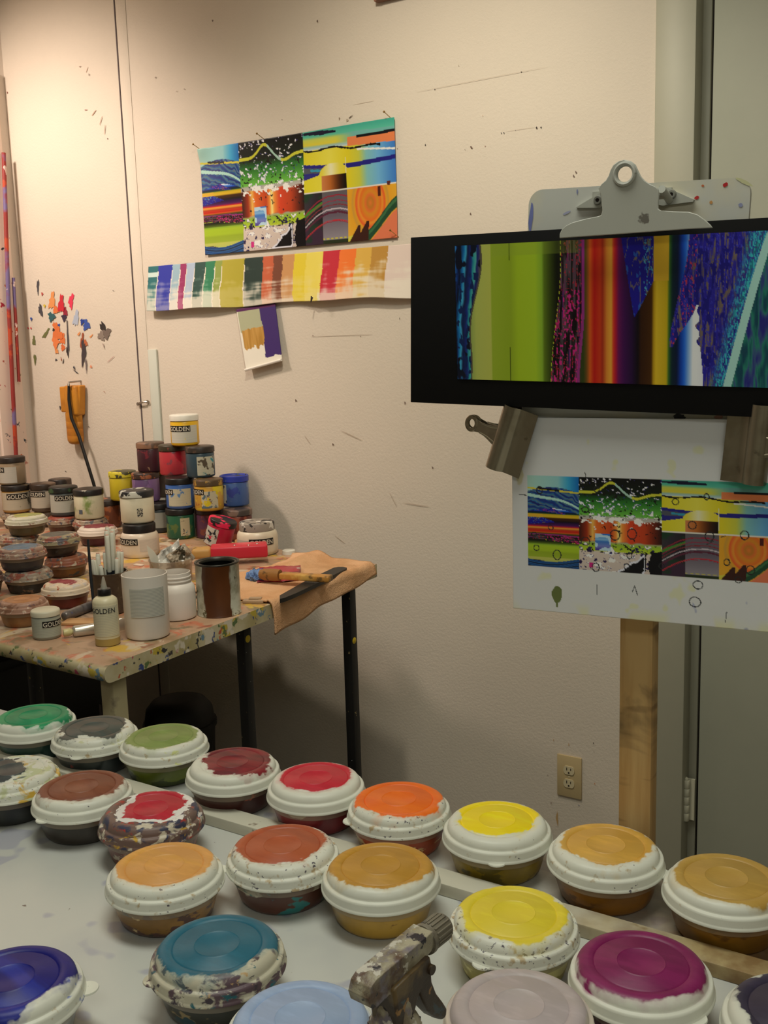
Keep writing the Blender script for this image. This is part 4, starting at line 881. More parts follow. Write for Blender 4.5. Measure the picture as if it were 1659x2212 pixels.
def leg(x, y, wd, m):
    b = bmesh.new(); box(b, (x, y, (TZ - .036) / 2), (wd, wd, TZ - .036), .002); return link('leg', b, m, pt)
pA = at(757, 1295, X=-1.575); leg(-1.562, 2.215, .028, M_bleg)
leg(-1.575, 1.800, .026, M_bleg); leg(-2.45, 1.48, .03, M_bleg); leg(-3.2, 2.4, .028, M_bleg); leg(-3.2, 1.5, .028, M_bleg)
pC = at(228, 1480, Z=TZ - .036)
cl_ = leg(-1.548, 1.372, .036, M_wleg)
b = bmesh.new(); box(b, (-1.5795 + .010, 1.3535, .45), (.006, .003, .9)); link('slot', b, M_dark, cl_, smooth=0)
for x, y in ((-2.02, 1.42), (-1.955, 1.50)): leg(x, y, .024, M_bleg)

for lx, ly, px, py, wd in ((-1.562, 2.215, 765, 1384, .028), (-1.575, 1.800, 546, 1376, .026)):
    q = at(px, py, X=lx + wd / 2)
    b = bmesh.new(); lathe(b, [(0, .0012), (.007, .0010), (.009, 0)], 14, Matrix.Translation((lx + wd / 2, ly, q.z)) @ Matrix.Rotation(PI / 2, 4, 'Y')); b2 = link('yellow_dab', b, mat('dab_yellow', (206, 176, 30), .5), pt)
# storage under the table
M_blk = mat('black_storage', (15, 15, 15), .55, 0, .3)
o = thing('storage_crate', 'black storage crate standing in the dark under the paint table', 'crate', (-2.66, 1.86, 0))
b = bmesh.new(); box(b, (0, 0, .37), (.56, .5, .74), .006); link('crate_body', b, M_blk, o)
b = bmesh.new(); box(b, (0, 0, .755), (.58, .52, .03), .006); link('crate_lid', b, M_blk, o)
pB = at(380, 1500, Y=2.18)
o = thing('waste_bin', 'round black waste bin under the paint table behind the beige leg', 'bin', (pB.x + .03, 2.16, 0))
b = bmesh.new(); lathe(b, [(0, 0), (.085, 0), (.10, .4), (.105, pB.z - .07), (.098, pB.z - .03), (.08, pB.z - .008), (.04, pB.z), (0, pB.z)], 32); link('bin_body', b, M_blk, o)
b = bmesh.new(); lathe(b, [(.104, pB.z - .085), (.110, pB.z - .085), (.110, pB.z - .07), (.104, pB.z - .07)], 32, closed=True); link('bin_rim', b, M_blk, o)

# ------------------------------------------------------------ jars
def contact(px, py, z, r):
    P = at(px, py, Z=z); h = Vector((P.x, P.y, 0)).normalized(); c = P + h * r
    return Vector((c.x, c.y, z))
def curved(bm, r, a0, a1, z0, z1, n=14, th=.0006):
    cols = []
    for i in range(n + 1):
        t = a0 + (a1 - a0) * i / n
        cols.append([bm.verts.new((rr * math.cos(t), rr * math.sin(t), z)) for rr, z in ((r, z0), (r + th, z0), (r + th, z1), (r, z1))])
    for p, q in zip(cols, cols[1:]):
        for k in range(4): bm.faces.new((p[k], q[k], q[(k + 1) % 4], p[(k + 1) % 4]))
    bm.faces.new(cols[0]); bm.faces.new(cols[-1][::-1])
M_black = mat('lid_black', (28, 25, 24), .4, 0, .4)
M_whitelid = mat('lid_white', (226, 222, 210), .4)
M_ink = mat('logo_black', (26, 24, 22), .5)
M_letter = mat('logo_letters', (214, 206, 190), .5)
def lettering(parent, s, r, ang, zc_, h, block=True, colour=None):
    """word set round a jar: dark block with pale letters, turned to ang"""
    vs, fs = text_mesh(s)
    wd = max(v[0] for v in vs) - min(v[0] for v in vs); sc = h / .72
    lt = bpy.data.meshes.new('lettering'); pts = []
    rr = r + (.0011 if block else .0005)
    for x, y, z in vs:
        t = ang + x * sc * .92 / r
        pts.append((rr * math.cos(t), rr * math.sin(t), zc_ - h / 2 + y * sc))
    lt.from_pydata(pts, [], fs); lt.materials.append(colour or M_letter)
    o = bpy.data.objects.new('lettering', lt); COL.objects.link(o); o.parent = parent
    if block:
        b = bmesh.new(); a = wd * sc * .92 / r / 2 + .06; curved(b, r, ang - a, ang + a, zc_ - h * .70, zc_ + h * .72, 14, .0006)
        link('logo_block', b, M_ink, parent, smooth=60)
def label_mat(name, col, seed, stains=(), lines=True):
    g = G(name); x = g.xyz(); c = rgba(col)
    if lines:
        zz = g.math('MULTIPLY', x[2], 2 * PI / .0034)
        ln = g.step(g.math('SINE', zz), .3, .3)
        c = g.mix(g.math('MULTIPLY', ln, .22), c, rgba((110, 110, 112)))
    for i, (cc, s_, t_) in enumerate(stains): c = g.mix(g.step(g.noise(s_, 3, seed + 1 + i), t_, .02), c, rgba(cc))
    return g.done(c, .5, 0, .3)
def jar(pos, label, r=.0465, h=.098, body=(60, 60, 60), lid=M_black, splats=(), lsplats=None, lab=None, word=None, style='straight', tilt=(0, 0, 0), group='jars of paint on the corner table', top=None):
    """lab = (centre deg right of camera, half width deg, z0, z1, colour, stains); word = (text, deg, z fraction, height)"""
    o = thing('paint_jar', label, 'paint jar', pos, tilt, group)
    jar.n += 1; sd = jar.n * 1.9
    fw = math.atan2(-pos.y, -pos.x)
    ang = lambda d: fw + math.radians(d)
    if style == 'straight':
        rb, zb, rl = r * .965, h * .80, r
        prof = [(0, 0), (rb * .88, 0), (rb * .96, .002), (rb, .006), (rb, zb - .004), (rb * .97, zb - .001), (rb * .93, zb), (rb * .93, zb + .004), (0, zb + .004)]
        lz = zb
    else:
        rb, zb, rl = r, h * .74, r * .86
        prof = [(0, 0), (rb * .84, 0), (rb * .93, .002), (rb * .97, .007), (rb, .014), (rb, zb - .022), (rb * .985, zb - .014), (rb * .95, zb - .007), (rb * .88, zb - .002), (rb * .82, zb), (rb * .78, zb + .001), (rb * .78, zb + .005), (0, zb + .005)]
        lz = zb
    b = bmesh.new(); lathe(b, prof, 48)
    bd = link('body', b, mat('jar_body_%d' % jar.n, body, .35, 0, .5, splats=splats, var=.12, seed=sd), o)
    lp = [(0, h), (rl * .90, h), (rl * .97, h - .0015), (rl, h - .004), (rl, lz + .0005), (rl * .95, lz + .0005), (rl * .95, lz + .003)]
    if top == 'sunk': lp = [(0, h - .005), (rl * .86, h - .005), (rl * .90, h - .001), (rl * .94, h), (rl, h - .002), (rl, lz + .0005), (rl * .95, lz + .0005)]
    b = bmesh.new(); lathe(b, lp, 48)
    lm = lid if lsplats is None else mat('jar_lid_%d' % jar.n, lsplats[0], .42, 0, .4, splats=lsplats[1:], seed=sd + 3)
    link('lid', b, lm, o)
    if lab:
        b = bmesh.new(); curved(b, rb, ang(lab[0] - lab[1]), ang(lab[0] + lab[1]), lab[2] * h, lab[3] * h)
        link('label', b, label_mat('jar_label_%d' % jar.n, lab[4], sd, lab[5]), bd, smooth=60)
    if word: lettering(bd, word[0], rb + .0007, ang(word[1]), word[2] * h, word[3])
    return o
jar.n = 0
CR = (214, 208, 188); LG = (206, 204, 194)
st_mix = (((60, 60, 70), 60, .64), ((70, 120, 140), 50, .66), ((120, 90, 70), 70, .66))
J = .098; R8 = .0465
def jc(px, py, lev, r=R8): return contact(px, py, TZ + lev, r)
def jx(px, py, Y, lev): return Vector((at(px, py, Y=Y).x, Y, TZ + lev * (J + .0004)))
# bottom row against the wall
row = 'jars of paint stacked by the wall'
jar(jx(391,1140,2.407,0), 'green paint jar at the front of the bottom row, under the blue-labelled jar', body=(40, 92, 66), splats=(((90, 110, 60), 20, .58), ((30, 60, 60), 30, .62)), lab=(18, 20, .12, .70, (196, 184, 150), st_mix), group=row)
jar(jx(346,1140,2.462,0), 'dark jar with pale label in the bottom row left of the green one', body=(44, 50, 52), lab=(-6, 46, .18, .70, (150, 150, 140), ()), group=row)
jar(jx(454,1140,2.455,0), 'violet-brown paint jar in the bottom row right of the green one', body=(90, 50, 76), splats=(((130, 70, 60), 26, .55), ((60, 60, 90), 30, .62)), lsplats=((50, 40, 42), ((110, 80, 90), 20, .6)), group=row)
jar(jx(514,1130,2.465,0), 'dark red-brown paint jar with worn grey lid behind the white jar', body=(96, 40, 36), splats=(((140, 70, 50), 24, .56),), lsplats=((74, 64, 60), ((120, 96, 84), 20, .55)), group=row)
jar(jx(304,1140,2.50,0), 'grey paint jar hidden at the back of the bottom row', group=row, body=(80, 74, 70))
jar(jx(405,1140,2.560,0), 'brown paint jar at the back of the bottom row behind the green one', group=row, body=(80, 60, 50))
jar(jx(234,1110,2.45,0), 'orange-brown paint jar with dark lid left of the white jars', body=(150, 84, 46), splats=(((110, 60, 40), 20, .55),), lsplats=((50, 40, 36), ((170, 100, 70), 14, .56)), group=row)
# second row
L2 = J + .0004
jar(jx(390,1075,2.407,1), 'blue paint jar with a stained cream label in the second row', body=(60, 98, 166), lab=(-4, 50, .10, .66, (196, 190, 164), (((90, 130, 180), 40, .62), ((150, 170, 130), 44, .66), ((60, 60, 70), 70, .72))), word=('GOLDEN', -72, .56, .012), group=row)
jar(jx(452,1078,2.412,1), 'yellow paint jar with a torn stained label in the second row', body=(196, 150, 56), splats=(((214, 190, 40), 16, .55), ((170, 96, 50), 30, .63), ((206, 196, 170), 22, .66)), lsplats=((84, 66, 44), ((170, 130, 50), 26, .58), ((110, 60, 50), 30, .62)), lab=(2, 34, .10, .64, (200, 190, 160), (((90, 110, 120), 50, .58), ((120, 80, 60), 60, .62), ((214, 190, 40), 30, .58))), word=('GOLDEN', -62, .62, .012), group=row)
jar(jx(507,1060,2.512,1), 'cobalt-blue paint jar with paint-smeared lid right of the yellow one', body=(70, 98, 156), splats=(((56, 70, 150), 22, .58), ((110, 130, 160), 26, .6)), lsplats=((38, 42, 52), ((50, 66, 170), 10, .40), ((90, 110, 120), 30, .66)), lab=(-58, 22, .12, .72, (190, 188, 180), (((60, 66, 80), 50, .6),)), top='sunk', group=row)
jar(jx(316,1060,2.465,1), 'lilac paint jar in the second row behind the white jar', body=(126, 96, 140), splats=(((100, 76, 116), 18, .55),), lsplats=((60, 44, 38), ((150, 90, 60), 20, .56)), group=row)
jar(jx(356,1065,2.572,1), 'yellow-lidded grey jar in the second row between lilac and blue', body=(130, 120, 104), splats=(((150, 80, 60), 24, .6),), lsplats=((60, 54, 36), ((206, 180, 50), 22, .55)), group=row)
jar(jx(266,1050,2.46,1), 'yellow-spattered jar behind the white jar at the left of the second row', body=(190, 170, 40), lsplats=((70, 66, 40), ((206, 190, 50), 26, .55)), group=row)
# third row and the jar on top
L3 = 2 * J + .0008
jar(jx(326,990,2.490,2), 'dark maroon paint jar with worn brown lid in the third row', body=(66, 32, 42), splats=(((110, 40, 50), 26, .6), ((150, 120, 96), 34, .66)), lsplats=((92, 74, 62), ((130, 96, 74), 12, .5)), group=row)
jar(jx(375,1000,2.452,2), 'crimson-red paint jar in the middle of the third row', body=(186, 56, 66), splats=(((206, 30, 56), 12, .60), ((140, 70, 80), 26, .62)), lsplats=((58, 50, 34), ((120, 60, 50), 20, .58)), group=row)
jar(jx(433,1000,2.440,2), 'dark teal paint jar with smeared white label in the third row', body=(52, 72, 84), lsplats=((54, 46, 40), ((86, 66, 54), 18, .55)), lab=(26, 40, .08, .68, (196, 192, 170), (((60, 140, 150), 40, .60), ((90, 80, 66), 44, .58), ((40, 60, 70), 50, .64))), group=row)
jar(jx(399,930,2.446,3), 'white-lidded yellow paint jar crowning the stack of jars', body=(226, 178, 34), lid=M_whitelid, lab=(-6, 62, .10, .66, (206, 202, 188), (((226, 200, 40), 40, .70),)), word=('GOLDEN', -24, .56, .0135), group=row)
# white jars and the tilted red one
big2 = jc(305, 1207, 0, .055)
jar(big2, 'large white paint jar with black lid under another white jar', r=.0555, h=.098, body=(224, 208, 188), style='wide', word=('GOLDEN', -44, .50, .013), lab=(28, 30, .2, .56, (214, 200, 184), (((80, 86, 120), 70, .74),)), group='white paint jars')
jar(Vector((big2.x - .012, big2.y + .010, TZ + .0985)), 'white paint jar with splashed black lid standing on the large white jar', r=.0505, h=.096, body=(214, 208, 184), lsplats=((40, 40, 42), ((196, 196, 184), 26, .57), ((20, 20, 22), 40, .6)), lab=(8, 10, .22, .48, (196, 190, 168), (((60, 60, 60), 240, .50),)), group='white paint jars')
jar(jc(558, 1203, 0, .057), 'large white paint jar with paint-spattered lid at the right of the stack', r=.060, h=.096, body=(222, 208, 184), style='wide', lsplats=((150, 140, 128), ((40, 36, 36), 34, .55), ((206, 200, 190), 26, .6)), word=('GOLDEN', 12, .44, .0135), lab=(-46, 26, .15, .5, (200, 190, 176), ()), group='white paint jars')
tj = contact(468, 1196, TZ, .044)
jar(Vector((tj.x - .014, tj.y + .018, TZ + .0135)), 'tilted hot-pink-red paint jar leaning against the stack', r=.043, h=.084, body=(176, 24, 56), lsplats=((34, 28, 28), ((226, 36, 80), 13, .50)), lab=(-48, 38, .06, .7, (200, 190, 176), (((40, 40, 46), 50, .56), ((190, 40, 70), 40, .62))), tilt=(math.radians(-6), math.radians(17), 0), group=row)
# left group: jars on a layer of flat tubs
TB = 'flat paint tubs stacked on the corner table'
def ftub(px, py, z, label, body, lm, sp=(), d=.126, pos=None):
    P = Vector(pos) if pos else contact(px, py, z, .052 * d / .13)
    m = dict(off=(0, 0), R=.04, paint=(120, 100, 90), paint2=(110, 90, 80), amp=.012, base=(150, 130, 110), messy=mess_cols); m.update(lm)
    return tub(0, 0, z, label, body, m, sp, d=d, at_pt=Vector((P.x, P.y, z)), group=TB, htk=(HT - .0002) / (.0602 * d / .13))
HT = .0602 * .124 / .13 + .0002
Z1 = TZ + HT
Lg = 'jars of paint in the left corner'
pG = contact(195, 1123, Z1, .046); pF = contact(141, 1116, Z1, .043); pE = contact(97, 1106, Z1, .042); pC_ = contact(38, 1108, Z1, .046)
ftub(0, 0, TZ, 'reddish-brown tub under the pale green spattered jar', (96, 60, 46), dict(paint=(130, 66, 56), paint2=(150, 80, 60)), d=.118, pos=(pG.x - .0, pG.y - .0, 0))
ftub(0, 0, TZ, 'brick-red-lidded tub under the jars left of the maroon-topped tub', (96, 60, 46), dict(paint=(140, 66, 52), paint2=(150, 80, 60), R=.05), d=.104, pos=(pF.x + .006, pF.y - .020, 0))
ftub(0, 0, TZ, 'dark brown tub under the second black-lidded jar from the left', (70, 54, 46), dict(paint=(90, 66, 56), paint2=(110, 80, 60)), d=.100, pos=(pE.x - .006, pE.y + .015, 0))
ftub(0, 0, TZ, 'grey-brown tub under the jar that carries the taupe one', (80, 66, 56), dict(paint=(100, 86, 76), paint2=(110, 90, 70)), d=.104, pos=(pC_.x - .006, pC_.y, 0))
jar(Vector((pG.x, pG.y, Z1)), 'pale green-spattered paint jar with white paint on its black lid', r=.049, h=.098, body=(206, 200, 172), splats=(((130, 150, 84), 14, .60, .05), ((206, 190, 100), 22, .66, .04)), lsplats=((36, 32, 30), ((214, 208, 190), 9, .60)), lab=(-36, 8, .2, .34, (90, 96, 110), ()), group=Lg)
jar(Vector((pF.x, pF.y, Z1)), 'black-lidded paint jar with pale label left of the green-spattered jar', r=.0475, h=.098, body=(70, 76, 78), lsplats=((32, 32, 30), ((50, 76, 50), 16, .60)), lab=(-2, 70, .14, .74, (184, 184, 174), (((40, 50, 56), 34, .70),)), word=('GOLDEN', 4, .64, .0125), group=Lg)
jar(Vector((pE.x, pE.y, Z1)), 'black-lidded paint jar with worn brown top, second from the left wall', r=.0445, h=.096, body=(90, 76, 66), lsplats=((54, 42, 34), ((96, 76, 60), 10, .50)), lab=(-6, 70, .14, .74, (190, 180, 164), ()), word=('GOLDEN', -38, .64, .0125), group=Lg)
jar(Vector((pE.x - .03, pE.y + .10, Z1 - HT)), 'tall dark-lidded jar at the back against the wall', r=.040, h=.155, body=(80, 66, 60), lsplats=((44, 36, 32), ((80, 64, 54), 12, .5)), group=Lg)
jar(Vector((pC_.x, pC_.y, Z1)), 'black-lidded jar with ochre shoulder under the taupe jar', r=.0490, h=.094, body=(176, 140, 84), lsplats=((34, 28, 26), ((70, 60, 40), 20, .6)), lab=(0, 75, .10, .74, (190, 180, 160), (((90, 84, 70), 30, .66),)), word=('GOLDEN', 6, .60, .014), group=Lg)
jar(Vector((pC_.x - .016, pC_.y + .004, Z1 + .0944)), 'taupe paint jar with black lid on top of the left jars', r=.0475, h=.096, body=(150, 130, 106), lsplats=((42, 34, 30), ((60, 48, 40), 9, .5)), lab=(-26, 44, .08, .66, (192, 188, 178), (((50, 56, 70), 60, .73),)), word=('GOLDEN', -74, .56, .012), group=Lg)
jar(Vector((-3.135, 2.225, Z1)), 'white-lidded bright yellow paint jar at the left photo edge', r=.050, h=.145, body=(222, 184, 40), lid=M_whitelid, group=Lg)
ftub(0, 0, TZ, 'brown tub under the bright yellow jar at the left edge', (70, 54, 46), {}, d=.118, pos=(-3.135, 2.225, 0))
# flat tubs in front
def stack(px, py, labels):
    pos = contact(px, py, TZ, .047)
    for i, (lab, body, lm, d, dx, dy) in enumerate(labels):
        ftub(0, 0, TZ + i * HT, lab, body, lm, (((120, 90, 70), 20, .62), ((60, 60, 60), 28, .64)), d, (pos.x + dx, pos.y + dy, 0))
stack(64, 1284, [('multicoloured crusted tub under the blue-lidded one', (40, 36, 36), dict(R=.0, base=(150, 136, 120)), .126, 0, 0), ('slate-blue-lidded crusted tub on a stack at the left', (60, 60, 66), dict(off=(-.006, .008), R=.042, amp=.010, paint=(96, 120, 140), paint2=(84, 104, 124), base=(150, 120, 104)), .126, -.012, -.004)])
stack(147, 1250, [('orange-brown crusted tub under the grey-lidded one', (130, 84, 46), dict(R=.0, base=(140, 84, 60)), .118, 0, 0), ('grey-green-lidded crusted tub left of the pen pot', (60, 50, 44), dict(off=(-.004, .010), R=.040, amp=.008, paint=(90, 88, 80), paint2=(100, 98, 86), base=(150, 140, 110)), .118, -.018, -.006)])
pD = contact(60, 1158, Z1, .047)
ftub(0, 0, TZ, 'crusted multicoloured tub under the olive-and-yellow-topped tub', (70, 64, 56), dict(R=.0), d=.126, pos=(pD.x - .03, pD.y - .01, 0))
ftub(0, 0, Z1, 'olive-topped tub with yellow dabs at the left edge', (70, 66, 40), dict(off=(0, .010), R=.043, amp=.008, paint=(140, 142, 84), paint2=(206, 186, 50), k2=.56, base=(190, 186, 164), messy=(((120, 56, 50), 16, .62), ((206, 200, 190), 20, .6))), d=.128, pos=(pD.x, pD.y, 0))
ftub(213, 1181, TZ, 'maroon-topped tub with a clean white rim behind the pens', (84, 30, 40), dict(off=(.004, .012), R=.044, amp=.008, paint=(112, 34, 50), paint2=(130, 50, 60), base=(214, 200, 186), messy=()), d=.128)
ftub(-38, 1290, TZ, 'pinkish crusted tub cut off by the left photo edge', (70, 54, 48), dict(R=.02, base=(150, 110, 96), paint=(150, 110, 100), paint2=(140, 100, 90)), d=.118)
ftub(146, 1317, TZ, 'cream-topped tub with a maroon patch and dark red body', (120, 40, 26), dict(off=(0, .012), R=.027, amp=.010, stretch=(.7, 1.2), paint=(140, 36, 52), paint2=(150, 50, 60), base=(226, 206, 180), messy=(((180, 90, 60), 24, .64), ((206, 196, 190), 30, .6), ((90, 96, 100), 40, .70))), d=.118)
ftub(54, 1357, TZ, 'tan-lidded tub with tan body at the front left of the corner table', (166, 116, 70), dict(off=(0, .006), R=.045, amp=.006, paint=(176, 120, 76), paint2=(190, 130, 84), base=(170, 130, 110), messy=(((120, 90, 90), 22, .60), ((214, 190, 170), 26, .62), ((140, 100, 80), 18, .55))), d=.114)

# ------------------------------------------------------------ tools and small things on the corner table
def tc(px, py, z=0): return at(px, py, Z=TZ + z)
# small jar, bottle, cup, open jar, can
M_sj = mat('sample_jar_plastic', (196, 190, 166), .4)
p = contact(103, 1384, TZ, .030)
jar(p, 'small white lidded sample jar at the front edge of the corner table', r=.0305, h=.062, body=(150, 152, 140), lid=mat('cream_lid', (212, 204, 180), .45), lab=(0, 80, .10, .74, (176, 178, 162), (((70, 80, 90), 44, .70),)), word=('GOLDEN', 34, .56, .0095), group=None)
p = contact(234, 1398, TZ, .0255)
o = thing('squeeze_bottle', 'small cream squeeze bottle with black cap and clear nozzle at the table front', 'bottle', p)
ax = math.atan2(-p.y, -p.x)
M_cream = mat('bottle_cream', (216, 206, 172), .35); M_fluid = mat('bottle_fluid', (176, 150, 88), .3)
b = bmesh.new(); lathe(b, [(0, 0), (.0235, 0), (.0255, .002), (.0255, .016)], 36); lathe(b, [(.0255, .016), (.0255, .0165)], 36); link('bottle_base', b, M_fluid, o)
b = bmesh.new(); lathe(b, [(.0255, .016), (.0256, .090), (.0245, .096), (.019, .101), (.014, .103), (.0135, .105), (0, .105)], 36); bb = link('bottle_body', b, M_cream, o)
b = bmesh.new(); curved(b, .0257, ax - 1.25, ax + 1.1, .022, .086); link('label', b, label_mat('bottle_label', (208, 202, 174), 3.3), bb, smooth=60)
lettering(bb, 'GOLDEN', .0264, ax - .25, .0765, .0105, False, mat('logo_ink', (56, 56, 54), .5))
b = bmesh.new(); lathe(b, [(.0138, .1045), (.0142, .105), (.0142, .116), (.013, .118), (0, .118)], 28); link('cap', b, M_black, o)
g = G('clear_nozzle'); g.b.inputs['Transmission Weight'].default_value = .6; M_noz = g.done(rgba((206, 204, 190)), .25)
b = bmesh.new(); lathe(b, [(.0075, .118), (.0062, .122), (.0028, .140), (.0018, .143), (0, .143)], 20); link('nozzle', b, M_noz, o)

def translucent(name, col, tr=.12, rough=.4):
    g = G(name); g.b.inputs['Transmission Weight'].default_value = tr; g.b.inputs['Subsurface Weight'].default_value = .0
    return g.done(rgba(col), rough, 0, .4)
M_trans = translucent('frosted_plastic', (240, 232, 222), .12)
M_milk = mat('milky_fill', (214, 200, 186), .5)
p = contact(321, 1386, TZ, .047)
o = thing('plastic_cup', 'tall frosted plastic cup with printed grey label at the table front', 'cup', p)
ax = math.atan2(-p.y, -p.x)
b = bmesh.new(); lathe(b, [(0, .0), (.040, 0), (.0445, .003), (.0465, .010), (.0475, .118), (.0478, .136), (.0462, .1365), (.0460, .118), (.045, .012), (.040, .004), (0, .004)], 48); cu = link('cup_wall', b, M_trans, o)
b = bmesh.new(); lathe(b, [(0, .0045), (.0395, .0045), (.0445, .012), (.0448, .030), (0, .030)], 40); link('residue', b, M_milk, o)
g = G('printed_fine_text'); x = g.xyz()
ln = g.step(g.math('SINE', g.math('MULTIPLY', x[2], 2 * PI / .0030)), 0.0, .3)
M_fine = g.done(g.mix(g.math('MULTIPLY', ln, .7), rgba((206, 202, 190)), rgba((142, 146, 142))), .5)
b = bmesh.new(); curved(b, .0479, ax - .72, ax + .88, .052, .112); link('label', b, M_fine, cu, smooth=60)

p = contact(384, 1344, TZ, .043)
o = thing('open_jar', 'open frosted plastic jar with threaded neck behind the tall cup', 'jar', p)
b = bmesh.new(); lathe(b, [(0, 0), (.037, 0), (.042, .003), (.0435, .010), (.0440, .062), (.0425, .072), (.038, .079), (.0345, .082), (.0345, .086), (.0362, .0865), (.0362, .089), (.0345, .0895), (.0345, .094), (.0360, .0945), (.0360, .097), (.0345, .098), (.0345, .106), (.0330, .1065), (.0328, .084), (.0405, .070), (.042, .060), (.0415, .010), (.036, .004), (0, .004)], 44)
link('jar_wall', b, M_trans, o)
b = bmesh.new(); lathe(b, [(0, .0045), (.0355, .0045), (.0412, .012), (.0415, .052), (0, .052)], 40); link('contents', b, M_milk, o)

p = contact(475, 1336, TZ, .050)
ax = math.atan2(-p.y, -p.x)
o = thing('paint_can', 'open metal paint can with broad rust-brown drip down its side', 'can', p)
g = G('can_drips'); x = g.xyz()
th = g.math('ARCTAN2', x[1], x[0])
d0 = g.math('ABSOLUTE', g.math('SUBTRACT', g.math('MODULO', g.math('ADD', g.math('SUBTRACT', th, ax), 5 * PI), 2 * PI), PI - .06))
nz = g.math('MULTIPLY', g.math('SUBTRACT', g.noise(24, 3, 2, sc=(1, 1, .5)), .5), .7)
c = g.mix(g.step(g.noise(30, 4, 4), .56, .08), rgba((200, 198, 180)), rgba((160, 156, 134)))
c = g.mix(g.step(g.noise(44, 4, 9), .63, .02), c, rgba((96, 90, 66)))
c = g.mix(g.step(g.math('SUBTRACT', .66, g.math('ADD', d0, nz)), 0, .03), c, g.mix(g.step(g.noise(9, 3, 5, sc=(1, 1, .4)), .5, .1), rgba((110, 62, 26)), rgba((80, 44, 20))))
M_can = g.done(c, .38, .08, .5)
b = bmesh.new(); lathe(b, [(0, .002), (.047, .002), (.0475, 0), (.0500, 0), (.0505, .002), (.0495, .004), (.0495, .116), (.0505, .118)], 48); link('can_wall', b, M_can, o)
M_rim = mat('can_rim', (66, 64, 58), .35, .6)
b = bmesh.new(); lathe(b, [(.0505, .118), (.0515, .1205), (.0505, .1225), (.047, .1215), (.0455, .119), (.043, .1205), (.0410, .1205), (.0400, .119), (.0400, .114), (.049, .113)], 48); link('rim', b, M_rim, o)
b = bmesh.new(); lathe(b, [(.0485, .112), (.0485, .03), (0, .03)], 40); link('inside', b, mat('can_inside', (24, 22, 20), .5), o)

# pen pot
p = contact(241, 1331, TZ, .044)
o = thing('pen_pot', 'smoky stained plastic pot full of white-tipped pens', 'pot', p)
g = G('smoky_pot'); g.b.inputs['Transmission Weight'].default_value = .15
c = g.mix(g.step(g.noise(20, 4, 1), .5, .1), rgba((96, 82, 66)), rgba((74, 60, 50))); c = g.mix(g.step(g.noise(40, 3, 3), .68, .02), c, rgba((176, 80, 50))); c = g.mix(g.step(g.noise(30, 3, 5), .64, .03), c, rgba((130, 120, 100)))
M_smoke = g.done(c, .25, 0, .5)
b = bmesh.new(); lathe(b, [(0, 0), (.036, 0), (.039, .003), (.0425, .092), (.0440, .094), (.0440, .097), (.0415, .097), (.0375, .005), (0, .004)], 40); link('pot_wall', b, M_smoke, o)
M_pw = mat('pen_white', (228, 226, 210), .35); M_pk = mat('pen_dark_barrel', (28, 32, 38), .4); M_pt = mat('pen_tip', (212, 170, 150), .4)
fwd = Vector((p.x, p.y, 0)).normalized(); rgt = Vector((fwd.y, -fwd.x, 0))
rn = random.Random(12)
pens = [(-.030, -.004, .128, -.10), (-.020, .008, .132, -.05), (-.013, -.012, .112, -.06), (-.024, .016, .138, -.02), (-.006, .014, .140, 0), (.002, .020, .142, .02), (.010, .014, .138, .03), (-.002, .0, .192, .02), (.006, .006, .200, .0), (.012, -.002, .188, .03), (.017, .008, .196, .02), (.004, -.008, .182, .0), (.024, .004, .142, .06), (.020, -.014, .126, .05), (.030, .010, .140, .08), (-.028, .004, .124, -.08)]
for k, (a, d, hgt, lean) in enumerate(pens):
    base = p + rgt * a * .75 + fwd * d * .75 + Vector((0, 0, .006)); ln = hgt * .98
    q = thing('pen', 'white-tipped dark pen standing in the smoky pot', 'pen', base, group='pens in the smoky pot')
    ti = (rgt * lean + fwd * rn.uniform(-.04, .04) + Vector((0, 0, 1))).normalized()
    q.rotation_euler = ti.to_track_quat('Z', 'Y').to_euler()
    split = ln * .46 if hgt < .15 else ln * .50
    b = bmesh.new(); lathe(b, [(0, 0), (.0042, 0), (.0046, .002), (.0046, split), (0, split)], 14); link('barrel', b, M_pk, q)
    b = bmesh.new(); lathe(b, [(.0046, split), (.0052, split + .001), (.0052, ln - .010), (.0046, ln - .004), (.0040, ln - .003)], 14); link('cap', b, M_pw, q)
    b = bmesh.new(); lathe(b, [(.0040, ln - .003), (.0036, ln - .001), (0, ln)], 12); link('cap_end', b, M_pt, q)
a = tc(206, 1340); t_ = at(190, 1165, Y=a.y + .02)
b = bmesh.new(); tube(b, [a + Vector((0, 0, .003)), (a + t_) / 2 + Vector((-.002, 0, 0)), t_], [.003, .0036, .0028], 10)
tag(link('brush_handle', b, M_pk), 'thin dark brush handle leaning beside the pen pot', 'brush handle')

